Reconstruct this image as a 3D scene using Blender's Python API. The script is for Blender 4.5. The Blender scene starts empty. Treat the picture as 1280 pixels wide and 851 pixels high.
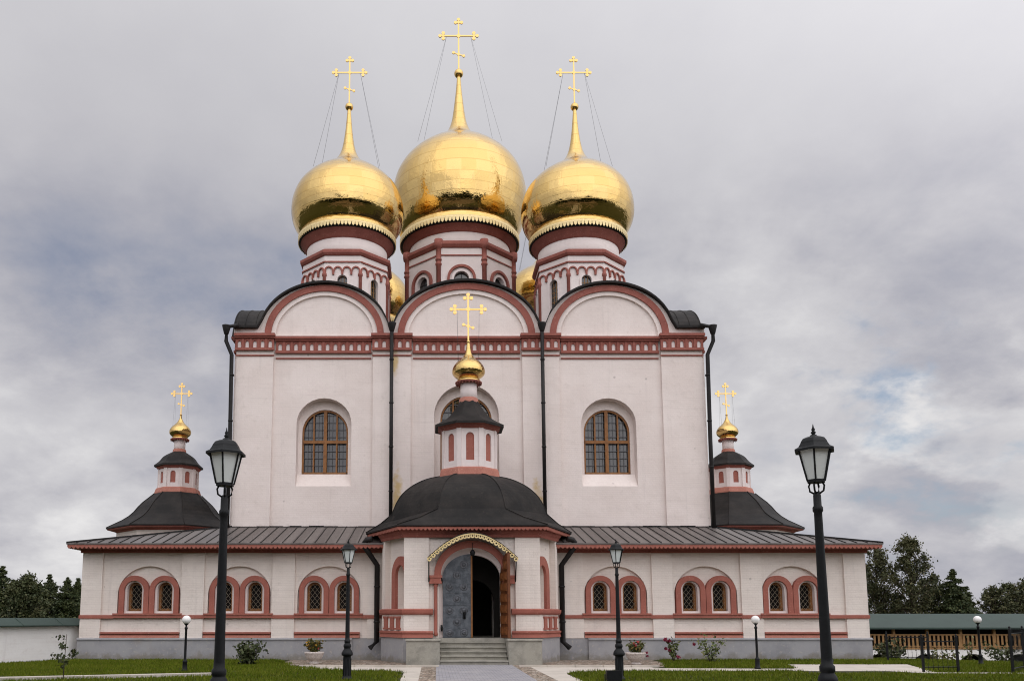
import bpy, math, random
import numpy as np
from mathutils import Vector, Matrix
from mathutils.geometry import tessellate_polygon
R = math.radians
PI = math.pi
sc = bpy.context.scene
col = sc.collection
random.seed(7)
rng = np.random.default_rng(11)

# ------------------------------------------------------------------ camera
cam_d = bpy.data.cameras.new('camera')
cam = bpy.data.objects.new('camera', cam_d)
col.objects.link(cam)
cam.location = (-1.7, 0.0, 1.65)
cam.rotation_euler = (R(90 + 7.35), 0, 0)
cam_d.sensor_width = 36.0
cam_d.lens = 1050 / 1280 * 36.0
cam_d.shift_x = 100 / 1280
cam_d.shift_y = 0.165
cam_d.clip_end = 3000
sc.camera = cam

# ------------------------------------------------------------------ sun + sky
SUN = Vector((0.32, -0.72, 0.80)).normalized()
sun_d = bpy.data.lights.new('sun', 'SUN')
sun_d.energy = 0.55
sun_d.angle = R(100)
sun_d.color = (1.0, 0.955, 0.90)
sun = bpy.data.objects.new('sun', sun_d)
col.objects.link(sun)
sun.rotation_euler = (-SUN).to_track_quat('-Z', 'Y').to_euler()

sc.view_settings.view_transform = 'Standard'
sc.view_settings.look = 'None'
sc.view_settings.exposure = 0.13
sc.view_settings.gamma = 1.0
sc.cycles.filter_width = 1.05


class NT:
    """tiny helper to wire shader nodes"""
    def __init__(s, tree):
        s.t = tree; s.n = tree.nodes; s.l = tree.links

    def node(s, typ, **kw):
        n = s.n.new(typ)
        for k, v in kw.items():
            setattr(n, k, v)
        return n

    def put(s, sock, v):
        if v is None:
            return
        if isinstance(v, bpy.types.NodeSocket):
            s.l.new(v, sock)
        else:
            if sock.type == 'RGBA' and not isinstance(v, (int, float)) and len(v) == 3:
                v = tuple(v) + (1,)
            sock.default_value = v

    def math(s, op, a, b=None, c=None, clamp=False):
        n = s.node('ShaderNodeMath', operation=op, use_clamp=clamp)
        s.put(n.inputs[0], a); s.put(n.inputs[1], b); s.put(n.inputs[2], c)
        return n.outputs[0]

    def vec(s, op, a, b=None):
        n = s.node('ShaderNodeVectorMath', operation=op)
        s.put(n.inputs[0], a); s.put(n.inputs[1], b)
        return n.outputs['Value'] if op in ('DOT_PRODUCT', 'LENGTH') else n.outputs[0]

    def mix(s, fac, a, b, blend='MIX'):
        n = s.node('ShaderNodeMix', data_type='RGBA', blend_type=blend)
        s.put(n.inputs[0], fac); s.put(n.inputs[6], a); s.put(n.inputs[7], b)
        return n.outputs[2]

    def ramp(s, f, stops, interp='LINEAR'):
        n = s.node('ShaderNodeValToRGB')
        cr = n.color_ramp; cr.interpolation = interp
        while len(cr.elements) < len(stops):
            cr.elements.new(0.5)
        for e, (p, c) in zip(cr.elements, stops):
            e.position = p
            e.color = (c, c, c, 1) if isinstance(c, (int, float)) else tuple(c) + (1,)
        s.put(n.inputs[0], f)
        return n.outputs[0]

    def noise(s, v, scale, detail=4, rough=0.55, dist=0.0):
        n = s.node('ShaderNodeTexNoise')
        s.put(n.inputs['Vector'], v)
        n.inputs['Scale'].default_value = scale
        n.inputs['Detail'].default_value = detail
        n.inputs['Roughness'].default_value = rough
        n.inputs['Distortion'].default_value = dist
        return n.outputs['Fac']

    def smooth(s, v, a, b):
        n = s.node('ShaderNodeMapRange', interpolation_type='SMOOTHSTEP')
        s.put(n.inputs[0], v); n.inputs[1].default_value = a; n.inputs[2].default_value = b
        return n.outputs[0]


def view_dir(u, v):
    p = R(7.35)
    x = (u - 540) / 1050; yc = (637 - v) / 1050
    return Vector((x, math.cos(p) - yc * math.sin(p), math.sin(p) + yc * math.cos(p))).normalized()


world = bpy.data.worlds.new('World')
sc.world = world
world.use_nodes = True
w = NT(world.node_tree)
w.n.clear()
out = w.node('ShaderNodeOutputWorld')
bg = w.node('ShaderNodeBackground')
bg.inputs['Strength'].default_value = 0.1
w.l.new(bg.outputs[0], out.inputs[0])
sky = w.node('ShaderNodeTexSky', sky_type='NISHITA')
sky.sun_disc = False
sky.sun_elevation = math.asin(SUN.z)
sky.sun_rotation = math.atan2(SUN.x, SUN.y)
sky.air_density = 1.0
sky.dust_density = 1.5
tc = w.node('ShaderNodeTexCoord')
D = w.vec('NORMALIZE', tc.outputs['Generated'])
sep = w.node('ShaderNodeSeparateXYZ'); w.l.new(D, sep.inputs[0])
dz = w.math('MAXIMUM', sep.outputs[2], 0.0)
den = w.math('ADD', dz, 0.42)
cmb = w.node('ShaderNodeCombineXYZ')
w.put(cmb.inputs[0], w.math('DIVIDE', sep.outputs[0], den))
w.put(cmb.inputs[1], w.math('DIVIDE', sep.outputs[1], den))
w.put(cmb.inputs[2], 0.37)
P = cmb.outputs[0]
n1 = w.noise(P, 2.1, 8, 0.55, 0.1)
n2 = w.noise(w.vec('ADD', P, (7.3, 2.1, 0)), 5.6, 9, 0.60, 0.1)
n3 = w.noise(w.vec('ADD', P, (1.3, 9.1, 0)), 0.6, 3, 0.5, 0.0)


def blob(u, v, inner, outer, warp=0.0):
    """1 near the cloud that stands in this direction of the sky, 0 away from it"""
    d = w.vec('DOT_PRODUCT', D, view_dir(u, v))
    if warp:
        d = w.math('ADD', d, w.math('MULTIPLY', w.math('SUBTRACT', n1, 0.5), warp))
    return w.smooth(d, math.cos(R(outer)), math.cos(R(inner)))


f = w.math('ADD', w.math('MULTIPLY', n1, 0.56), w.math('MULTIPLY', n2, 0.44))
f = w.math('ADD', 0.5, w.math('MULTIPLY', w.math('SUBTRACT', f, 0.5), 1.12))
# darker bank of cloud on the left, long grey bank on the right, brighter billows low down
f = w.math('SUBTRACT', f, w.math('MULTIPLY', blob(230, 310, 2, 14, 0.10), 0.20))
f = w.math('SUBTRACT', f, w.math('MULTIPLY', blob(40, 240, 2, 10, 0.10), 0.08))
f = w.math('SUBTRACT', f, w.math('MULTIPLY', blob(930, 260, 2, 13, 0.12), 0.03))
f = w.math('SUBTRACT', f, w.math('MULTIPLY', blob(1200, 290, 2, 11, 0.12), 0.03))
f = w.math('ADD', f, w.math('MULTIPLY', blob(1250, 480, 1, 7, 0.08), 0.15))
f = w.math('ADD', f, w.math('MULTIPLY', blob(1010, 450, 1, 10, 0.10), 0.10))
f = w.math('ADD', f, w.math('MULTIPLY', blob(90, 560, 1, 11, 0.10), 0.09))
f = w.math('SUBTRACT', f, w.math('MULTIPLY', blob(1150, 640, 1, 9, 0.10), 0.10))
f = w.math('ADD', f, w.math('MULTIPLY', w.math('MULTIPLY', w.math('SUBTRACT', 0.585, f), 0.80), w.smooth(dz, 0.36, 0.53)))
cloud = w.ramp(f, [(0.24, (0.275, 0.31, 0.41)), (0.39, (0.44, 0.442, 0.498)),
                   (0.50, (0.555, 0.548, 0.585)), (0.60, (0.65, 0.642, 0.668)), (0.74, (0.85, 0.84, 0.842))])
# the cloud deck is brightest round the hidden sun, behind the viewer
glow = w.smooth(w.vec('DOT_PRODUCT', D, SUN), -0.25, 1.0)
gain = w.math('ADD', 8.7, w.math('MULTIPLY', glow, 15.8))
vm = w.node('ShaderNodeVectorMath', operation='SCALE')
w.put(vm.inputs[0], cloud); w.put(vm.inputs['Scale'], gain)
hole = w.math('MAXIMUM', w.math('MULTIPLY', blob(1165, 440, 0.5, 5.0, 0.05), w.smooth(n2, 0.60, 0.40)),
              w.math('MULTIPLY', w.smooth(n3, 0.38, 0.24), w.smooth(n2, 0.55, 0.35)))
hole = w.math('MULTIPLY', hole, 0.7)
skyc = w.mix(hole, vm.outputs[0], sky.outputs[0])
w.l.new(skyc, bg.inputs['Color'])
try:
    world.cycles.sampling_method = 'MANUAL'
    world.cycles.sample_map_resolution = 512
except Exception:
    pass

# ------------------------------------------------------------------ materials


def new_mat(name, base=(0.5, 0.5, 0.5), rough=0.7, metal=0.0, spec=0.5):
    m = bpy.data.materials.new(name)
    m.use_nodes = True
    b = m.node_tree.nodes['Principled BSDF']
    b.inputs['Base Color'].default_value = tuple(base) + (1,)
    b.inputs['Roughness'].default_value = rough
    b.inputs['Metallic'].default_value = metal
    b.inputs['Specular IOR Level'].default_value = spec
    return m, NT(m.node_tree), b


def bump(t, b, height, strength=0.3, dist=0.01):
    n = t.node('ShaderNodeBump')
    n.inputs['Strength'].default_value = strength
    n.inputs['Distance'].default_value = dist
    t.put(n.inputs['Height'], height)
    t.l.new(n.outputs[0], b.inputs['Normal'])
    return n


def pos(t):
    return t.node('ShaderNodeNewGeometry').outputs['Position']


def sepv(t, v):
    s = t.node('ShaderNodeSeparateXYZ'); t.l.new(v, s.inputs[0])
    return s.outputs


def plaster_mat(name, c1, c2, brick=0.6, stain=True):
    m, t, b = new_mat(name, c1, 0.88, 0, 0.25)
    p = pos(t)
    s = sepv(t, p)
    xy = t.math('ADD', s[0], s[1])
    cv = t.node('ShaderNodeCombineXYZ')
    t.put(cv.inputs[0], xy); t.put(cv.inputs[1], s[2])
    br = t.node('ShaderNodeTexBrick')
    t.put(br.inputs['Vector'], cv.outputs[0])
    br.inputs['Scale'].default_value = 1.0
    br.inputs['Brick Width'].default_value = 0.30
    br.inputs['Row Height'].default_value = 0.095
    br.inputs['Mortar Size'].default_value = 0.012
    br.inputs['Mortar Smooth'].default_value = 0.8
    br.inputs['Color1'].default_value = (1, 1, 1, 1)
    br.inputs['Color2'].default_value = (0.8, 0.8, 0.8, 1)
    br.inputs['Mortar'].default_value = (0.25, 0.25, 0.25, 1)
    big = t.noise(p, 0.55, 5, 0.6)
    mid = t.noise(p, 3.5, 5, 0.65)
    fine = t.noise(p, 28, 3, 0.6)
    sm = t.node('ShaderNodeMapping'); t.l.new(p, sm.inputs['Vector'])
    sm.inputs['Scale'].default_value = (2.3, 2.3, 0.16)
    streak = t.noise(sm.outputs[0], 1.6, 5, 0.62)
    c = t.mix(t.smooth(big, 0.33, 0.68), c1, c2)
    c = t.mix(t.math('MULTIPLY', t.smooth(streak, 0.54, 0.78), 0.22), c, (0.44, 0.39, 0.36))
    c = t.mix(t.math('MULTIPLY', t.smooth(mid, 0.54, 0.78), 0.30), c, (0.50, 0.43, 0.38))
    c = t.mix(t.math('MULTIPLY', t.smooth(fine, 0.66, 0.74), 0.30), c, (0.36, 0.30, 0.27))
    vo = t.node('ShaderNodeTexVoronoi', feature='F1'); t.put(vo.inputs['Vector'], p); vo.inputs['Scale'].default_value = 0.85
    c = t.mix(t.math('MULTIPLY', t.smooth(vo.outputs['Distance'], 0.055, 0.03), 0.45), c, (0.30, 0.26, 0.24))
    crs = t.node('ShaderNodeMapping'); t.l.new(p, crs.inputs['Vector']); crs.inputs['Scale'].default_value = (0.5, 0.5, 7.0)
    c = t.mix(t.math('MULTIPLY', t.smooth(t.noise(crs.outputs[0], 1.5, 5, 0.6), 0.52, 0.75), 0.16), c, (0.46, 0.39, 0.36))
    cb = t.mix(0.09 * brick, c, br.outputs['Color'], 'MULTIPLY')
    if stain:
        # rusty yellow runs beside the downpipes, soot low on the wall
        for (sx, sz, rx, rz) in ((-3.25, 6.6, 0.30, 1.9), (3.0, 6.3, 0.30, 1.7), (-3.4, 13.2, 0.2, 0.8)):
            dx = t.math('DIVIDE', t.math('SUBTRACT', s[0], sx), rx)
            dzz = t.math('DIVIDE', t.math('SUBTRACT', s[2], sz), rz)
            d = t.math('ADD', t.math('MULTIPLY', dx, dx), t.math('MULTIPLY', dzz, dzz))
            d = t.math('ADD', d, t.math('MULTIPLY', t.math('SUBTRACT', mid, 0.5), 2.4))
            k = t.math('MULTIPLY', t.smooth(d, 1.1, 0.0), 0.85)
            cb = t.mix(k, cb, (0.60, 0.42, 0.17))
    t.l.new(cb, b.inputs['Base Color'])
    h = t.math('ADD', t.math('MULTIPLY', br.outputs['Color'], brick), t.math('ADD', t.math('ADD', t.math('MULTIPLY', mid, 2.0), t.math('MULTIPLY', big, 5.0)), t.math('MULTIPLY', fine, 0.3)))
    bump(t, b, h, 0.40, 0.012)
    return m


def paint_mat(name, base, dark, rough=0.75, scale=2.5, amt=0.6, worn=None, bdist=0.008):
    m, t, b = new_mat(name, base, rough, 0, 0.35)
    p = pos(t)
    n = t.noise(p, scale, 6, 0.65)
    n_b = t.noise(p, scale * 9, 4, 0.6)
    c = t.mix(t.math('MULTIPLY', t.smooth(n, 0.38, 0.7), amt), base, dark)
    if worn:
        c = t.mix(t.math('MULTIPLY', t.smooth(n_b, 0.57, 0.70), 0.6), c, worn)
        n_c = t.noise(p, scale * 3.1, 4, 0.7)
        c = t.mix(t.math('MULTIPLY', t.smooth(n_c, 0.60, 0.72), 0.4), c, dark)
    t.l.new(c, b.inputs['Base Color'])
    bump(t, b, t.math('ADD', n, t.math('MULTIPLY', n_b, 0.5)), 0.35, bdist)
    return m


M = {}
M['plaster'] = plaster_mat('whitewashed_brick', (0.80, 0.712, 0.668), (0.74, 0.648, 0.603), 0.55)
M['plaster_low'] = plaster_mat('whitewashed_gallery_brick', (0.82, 0.74, 0.678), (0.755, 0.67, 0.61), 0.9)
M['plaster_drum'] = plaster_mat('whitewashed_drum', (0.78, 0.695, 0.66), (0.72, 0.63, 0.60), 0.3, False)
M['white'] = plaster_mat('white_trim', (0.78, 0.69, 0.665), (0.72, 0.63, 0.60), 0.2, False)
M['wall_white'] = plaster_mat('white_boundary_plaster', (0.85, 0.835, 0.815), (0.79, 0.77, 0.745), 0.25, False)
M['red'] = paint_mat('brick_red_paint', (0.30, 0.098, 0.074), (0.215, 0.068, 0.052), 0.8, 1.7, 0.7, (0.48, 0.22, 0.18))
M['red_low'] = paint_mat('salmon_red_paint', (0.365, 0.125, 0.092), (0.275, 0.09, 0.066), 0.8, 1.7, 0.7, (0.48, 0.22, 0.17))
M['red_pale'] = paint_mat('pale_red_paint', (0.43, 0.175, 0.128), (0.34, 0.13, 0.095), 0.8, 2.5, 0.7, (0.62, 0.36, 0.30))
M['plinth'] = paint_mat('grey_plinth_render', (0.34, 0.335, 0.345), (0.24, 0.24, 0.255), 0.85, 0.9, 0.8, (0.46, 0.42, 0.37), 0.012)
def _plinth_dirt(m):
    t = NT(m.node_tree); b = m.node_tree.nodes['Principled BSDF']
    src = b.inputs['Base Color'].links[0].from_socket
    p = pos(t); z = sepv(t, p)[2]
    n = t.noise(p, 2.6, 6, 0.65); nl = t.noise(p, 0.5, 3, 0.6)
    k = t.smooth(t.math('SUBTRACT', t.math('ADD', z, t.math('MULTIPLY', t.math('SUBTRACT', n, 0.5), 0.9)), 0.0), 0.30, 0.0)
    c = t.mix(t.math('MULTIPLY', k, 0.65), src, (0.17, 0.145, 0.10))
    c = t.mix(t.math('MULTIPLY', t.smooth(nl, 0.55, 0.72), 0.45), c, (0.36, 0.29, 0.22))
    t.l.new(c, b.inputs['Base Color'])
_plinth_dirt(M['plinth'])
M['stone'] = paint_mat('grey_stone', (0.36, 0.34, 0.29), (0.22, 0.21, 0.18), 0.85, 2.2, 0.8, (0.46, 0.44, 0.39), 0.012)
M['concrete'] = paint_mat('pale_concrete', (0.53, 0.48, 0.42), (0.40, 0.36, 0.31), 0.85, 1.2, 0.7, (0.58, 0.54, 0.49), 0.006)
M['wood'] = paint_mat('brown_wood', (0.27, 0.115, 0.034), (0.16, 0.065, 0.02), 0.55, 5, 0.8)
M['wood_red'] = paint_mat('reddish_door_wood', (0.15, 0.05, 0.018), (0.085, 0.028, 0.011), 0.5, 6, 0.8)
M['wood_mid'] = paint_mat('panel_wood', (0.23, 0.082, 0.026), (0.13, 0.045, 0.015), 0.45, 6, 0.8)
M['wood_pale'] = paint_mat('pale_wood', (0.36, 0.20, 0.08), (0.24, 0.125, 0.048), 0.65, 3, 0.7)
M['iron'] = paint_mat('black_iron_paint', (0.006, 0.007, 0.008), (0.011, 0.012, 0.013), 0.5, 9, 0.6)
M['iron'].node_tree.nodes['Principled BSDF'].inputs['Specular IOR Level'].default_value = 0.22
M['pipe'] = paint_mat('black_pipe_paint', (0.011, 0.010, 0.010), (0.02, 0.017, 0.016), 0.5, 5, 0.7)
M['pipe'].node_tree.nodes['Principled BSDF'].inputs['Specular IOR Level'].default_value = 0.25
M['interior'] = paint_mat('interior_shade_black', (0.022, 0.019, 0.016), (0.014, 0.012, 0.01), 0.9, 2, 0.6)  # near-black in place of shade, for deep interiors and niches
M['green_roof'] = paint_mat('green_roof_metal', (0.030, 0.052, 0.042), (0.023, 0.040, 0.033), 0.55, 0.8, 0.7)
M['planter'] = paint_mat('weathered_planter', (0.62, 0.56, 0.52), (0.30, 0.24, 0.21), 0.85, 16, 0.6, (0.62, 0.58, 0.55), 0.02)
M['bark'] = paint_mat('bark', (0.075, 0.055, 0.04), (0.04, 0.03, 0.02), 0.9, 6, 0.8)
M['grille'] = new_mat('galvanised_grille', (0.34, 0.29, 0.22), 0.5, 0.3)[0]
M['wire'] = new_mat('steel_wire', (0.10, 0.10, 0.11), 0.5, 0.5)[0]
M['petal_crimson'] = new_mat('crimson_petal', (0.17, 0.006, 0.028), 0.6)[0]
M['petal_red'] = new_mat('red_petal', (0.42, 0.05, 0.05), 0.6)[0]
M['petal_yellow'] = new_mat('yellow_petal', (0.55, 0.30, 0.02), 0.6)[0]


def roof_dark():
    m, t, b = new_mat('dark_sheet_roof', (0.03, 0.028, 0.026), 0.5, 0.0, 0.2)
    p = pos(t)
    n = t.noise(p, 1.1, 6, 0.65)
    n_b = t.noise(p, 7, 5, 0.65)
    c = t.mix(t.smooth(n, 0.35, 0.7), (0.0105, 0.0095, 0.009), (0.026, 0.022, 0.0195))
    c = t.mix(t.math('MULTIPLY', t.smooth(n_b, 0.55, 0.75), 0.5), c, (0.05, 0.04, 0.034))
    t.l.new(c, b.inputs['Base Color'])
    t.put(b.inputs['Roughness'], t.math('ADD', 0.5, t.math('MULTIPLY', n_b, 0.3)))
    bump(t, b, t.math('ADD', n, t.math('MULTIPLY', n_b, 0.25)), 0.4, 0.05)
    return m


M['roof'] = roof_dark()


def roof_grey():
    m, t, b = new_mat('grey_seam_roof', (0.2, 0.18, 0.17), 0.42, 0.65, 0.5)
    p = pos(t)
    s = sepv(t, p)
    cell = t.math('FLOOR', t.math('DIVIDE', s[0], 0.43))
    wn = t.node('ShaderNodeTexWhiteNoise', noise_dimensions='1D')
    t.put(wn.inputs['W'], cell)
    n = t.noise(p, 1.8, 6, 0.65)
    c = t.mix(wn.outputs['Value'], (0.13, 0.112, 0.104), (0.205, 0.182, 0.17))
    c = t.mix(t.math('MULTIPLY', t.smooth(n, 0.45, 0.7), 0.5), c, (0.20, 0.175, 0.165))
    t.l.new(c, b.inputs['Base Color'])
    t.put(b.inputs['Roughness'], t.math('ADD', 0.30, t.math('MULTIPLY', n, 0.28)))
    bump(t, b, n, 0.3, 0.03)
    return m


M['roof_grey'] = roof_grey()


def gold_mat(name, panels=True, base=(0.83, 0.49, 0.105)):
    m, t, b = new_mat(name, base, 0.10, 1.0, 0.5)
    if panels:
        uv = t.node('ShaderNodeUVMap').outputs[0]
        s = sepv(t, uv)
        row = t.math('FLOOR', s[1])
        wr = t.node('ShaderNodeTexWhiteNoise', noise_dimensions='1D'); t.put(wr.inputs['W'], row)
        u_off = t.math('ADD', s[0], t.math('MULTIPLY', wr.outputs['Value'], 1.0))
        colm = t.math('FLOOR', u_off)
        cv = t.node('ShaderNodeCombineXYZ'); t.put(cv.inputs[0], colm); t.put(cv.inputs[1], row)
        wn = t.node('ShaderNodeTexWhiteNoise', noise_dimensions='2D'); t.put(wn.inputs['Vector'], cv.outputs[0])
        # each sheet of gilded metal sits a little out of true
        off = t.vec('SUBTRACT', wn.outputs['Color'], (0.5, 0.5, 0.5))
        sc_ = t.node('ShaderNodeVectorMath', operation='SCALE'); t.put(sc_.inputs[0], off); sc_.inputs['Scale'].default_value = 0.034
        fu = t.math('FRACT', u_off); fv = t.math('FRACT', s[1])
        eu = t.math('MINIMUM', fu, t.math('SUBTRACT', 1.0, fu))
        ev = t.math('MINIMUM', fv, t.math('SUBTRACT', 1.0, fv))
        seam = t.math('MULTIPLY', t.smooth(eu, 0.0, 0.03), t.smooth(ev, 0.0, 0.07))
        p = pos(t)
        wave = t.noise(p, 2.1, 4, 0.55)
        h = t.math('ADD', t.math('MULTIPLY', wave, 1.0), t.math('MULTIPLY', seam, 0.05))
        bn = bump(t, b, h, 0.7, 0.045)
        nn = t.vec('NORMALIZE', t.vec('ADD', bn.outputs[0], sc_.outputs[0]))
        t.l.new(nn, b.inputs['Normal'])
        c = t.mix(wn.outputs['Value'], (0.59, 0.40, 0.145), (0.625, 0.44, 0.175))
        c = t.mix(t.math('MULTIPLY', t.math('SUBTRACT', 1.0, t.smooth(ev, 0.0, 0.07)), 0.45), c, (0.36, 0.22, 0.07))
        t.l.new(c, b.inputs['Base Color'])
        t.put(b.inputs['Roughness'], t.math('ADD', 0.07, t.math('MULTIPLY', wn.outputs['Value'], 0.05)))
    else:
        p = pos(t)
        bump(t, b, t.noise(p, 12, 3, 0.5), 0.2, 0.01)
        b.inputs['Roughness'].default_value = 0.2
    return m


M['gold'] = gold_mat('gilded_sheets')
M['gold_plain'] = gold_mat('gilded_metal', False, (0.66, 0.44, 0.165))
M['gold_pale'] = paint_mat('pale_gilding', (0.82, 0.67, 0.36), (0.70, 0.50, 0.20), 0.42, 14, 0.7)
M['gold_pale'].node_tree.nodes['Principled BSDF'].inputs['Metallic'].default_value = 0.35


def glass_mat():
    m, t, b = new_mat('dark_window_glass', (0.018, 0.02, 0.024), 0.06, 0, 0.8)
    p = pos(t)
    n = t.noise(p, 1.6, 3, 0.5)
    t.l.new(t.mix(n, (0.014, 0.012, 0.011), (0.050, 0.045, 0.040)), b.inputs['Base Color'])
    bump(t, b, n, 0.25, 0.02)
    return m


M['glass'] = glass_mat()
M['glass_dim'] = new_mat('dim_window_glass', (0.010, 0.008, 0.007), 0.25, 0, 0.25)[0]
m_, t_, b_ = new_mat('frosted_lamp_glass', (0.66, 0.70, 0.68), 0.35, 0, 0.5)
b_.inputs['Subsurface Weight'].default_value = 0.0
M['lamp_glass'] = m_
M['globe'] = new_mat('white_globe_plastic', (0.86, 0.84, 0.82), 0.3)[0]


def door_metal():
    m, t, b = new_mat('weathered_door_metal', (0.075, 0.082, 0.092), 0.5, 0.5, 0.5)
    p = pos(t)
    n = t.noise(p, 4.5, 6, 0.65)
    c = t.mix(t.smooth(n, 0.35, 0.7), (0.075, 0.085, 0.098), (0.155, 0.17, 0.19))
    t.l.new(c, b.inputs['Base Color'])
    bump(t, b, n, 0.4, 0.01)
    return m


M['door'] = door_metal()
M['stud'] = paint_mat('dull_stud_metal', (0.15, 0.158, 0.175), (0.055, 0.06, 0.066), 0.4, 9, 0.8)
M['stud'].node_tree.nodes['Principled BSDF'].inputs['Metallic'].default_value = 0.6


def grass_ground():
    m, t, b = new_mat('lawn_soil', (0.05, 0.075, 0.018), 0.95, 0, 0.2)
    p = pos(t)
    n = t.noise(p, 0.45, 6, 0.6)
    f_ = t.noise(p, 14, 4, 0.7)
    c = t.mix(t.smooth(n, 0.35, 0.68), (0.032, 0.036, 0.013), (0.052, 0.053, 0.020))
    c = t.mix(t.math('MULTIPLY', t.smooth(f_, 0.45, 0.7), 0.6), c, (0.030, 0.042, 0.010))
    c = t.mix(t.math('MULTIPLY', t.smooth(t.noise(p, 1.1, 5, 0.6), 0.58, 0.72), 0.45), c, (0.12, 0.11, 0.04))
    t.l.new(c, b.inputs['Base Color'])
    bump(t, b, f_, 0.8, 0.05)
    return m


M['ground'] = grass_ground()


def leaf_mat(name, c1, c2, c3, hue_scale=1.2):
    m, t, b = new_mat(name, c1, 0.65, 0, 0.3)
    g = t.node('ShaderNodeNewGeometry')
    isl = g.outputs['Random Per Island']
    n = t.noise(g.outputs['Position'], hue_scale, 3, 0.6)
    c = t.mix(t.smooth(n, 0.35, 0.65), c1, c2)
    c = t.mix(t.math('MULTIPLY', t.smooth(isl, 0.55, 1.0), 0.8), c, c3)
    t.l.new(c, b.inputs['Base Color'])
    return m


M['blade'] = leaf_mat('grass_blades', (0.070, 0.104, 0.004), (0.10, 0.130, 0.008), (0.18, 0.18, 0.028), 0.5)
M['blade'].node_tree.nodes['Principled BSDF'].inputs['Specular IOR Level'].default_value = 0.08
M['spruce'] = leaf_mat('spruce_needles', (0.024, 0.038, 0.012), (0.048, 0.062, 0.018), (0.088, 0.092, 0.032), 0.35)
M['pine'] = leaf_mat('pine_needles', (0.030, 0.042, 0.015), (0.058, 0.068, 0.024), (0.098, 0.096, 0.040), 0.35)
M['birch'] = leaf_mat('birch_leaves', (0.037, 0.045, 0.016), (0.068, 0.070, 0.026), (0.118, 0.102, 0.044), 0.35)
M['shrub'] = leaf_mat('shrub_leaves', (0.030, 0.042, 0.014), (0.055, 0.070, 0.022), (0.10, 0.10, 0.045), 4)
M['rose_leaf'] = leaf_mat('rose_leaves', (0.07, 0.10, 0.025), (0.13, 0.15, 0.05), (0.22, 0.21, 0.09), 4)
M['planter_leaf'] = leaf_mat('planter_leaves', (0.05, 0.07, 0.02), (0.10, 0.10, 0.03), (0.22, 0.14, 0.04), 6)


def cobble_mat():
    m, t, b = new_mat('cobblestones', (0.3, 0.25, 0.2), 0.85, 0, 0.3)
    p = pos(t)
    v = t.node('ShaderNodeTexVoronoi', feature='F1'); t.put(v.inputs['Vector'], p); v.inputs['Scale'].default_value = 7.5
    v2 = t.node('ShaderNodeTexVoronoi', feature='DISTANCE_TO_EDGE'); t.put(v2.inputs['Vector'], p); v2.inputs['Scale'].default_value = 7.5
    sv = sepv(t, v.outputs['Color'])
    c = t.ramp(sv[0], [(0.0, (0.17, 0.125, 0.10)), (0.35, (0.31, 0.25, 0.20)), (0.65, (0.40, 0.30, 0.23)), (1.0, (0.50, 0.45, 0.39))])
    e = t.smooth(v2.outputs['Distance'], 0.02, 0.11)
    c = t.mix(t.math('SUBTRACT', 1.0, e), c, (0.15, 0.125, 0.085))
    t.l.new(c, b.inputs['Base Color'])
    bump(t, b, e, 0.9, 0.04)
    return m


M['cobble'] = cobble_mat()


M['gravel'] = paint_mat('brown_gravel', (0.15, 0.115, 0.085), (0.085, 0.066, 0.05), 0.9, 0.35, 0.8, (0.20, 0.17, 0.13), 0.02)


def paver_mat():
    m, t, b = new_mat('grey_pavers', (0.26, 0.26, 0.28), 0.8, 0, 0.35)
    p = pos(t)
    br = t.node('ShaderNodeTexBrick'); t.put(br.inputs['Vector'], p)
    br.inputs['Scale'].default_value = 1.0
    br.inputs['Brick Width'].default_value = 0.20
    br.inputs['Row Height'].default_value = 0.12
    br.inputs['Mortar Size'].default_value = 0.008
    br.inputs['Color1'].default_value = (0.25, 0.245, 0.265, 1)
    br.inputs['Color2'].default_value = (0.335, 0.325, 0.345, 1)
    br.inputs['Mortar'].default_value = (0.15, 0.14, 0.14, 1)
    n = t.noise(p, 1.2, 5, 0.6)
    c = t.mix(t.math('MULTIPLY', t.smooth(n, 0.4, 0.7), 0.4), br.outputs['Color'], (0.40, 0.38, 0.37))
    t.l.new(c, b.inputs['Base Color'])
    bump(t, b, t.math('SUBTRACT', 1.0, br.outputs['Fac']), 0.5, 0.012)
    return m


M['paver'] = paver_mat()

# ------------------------------------------------------------------ mesh helpers


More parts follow.
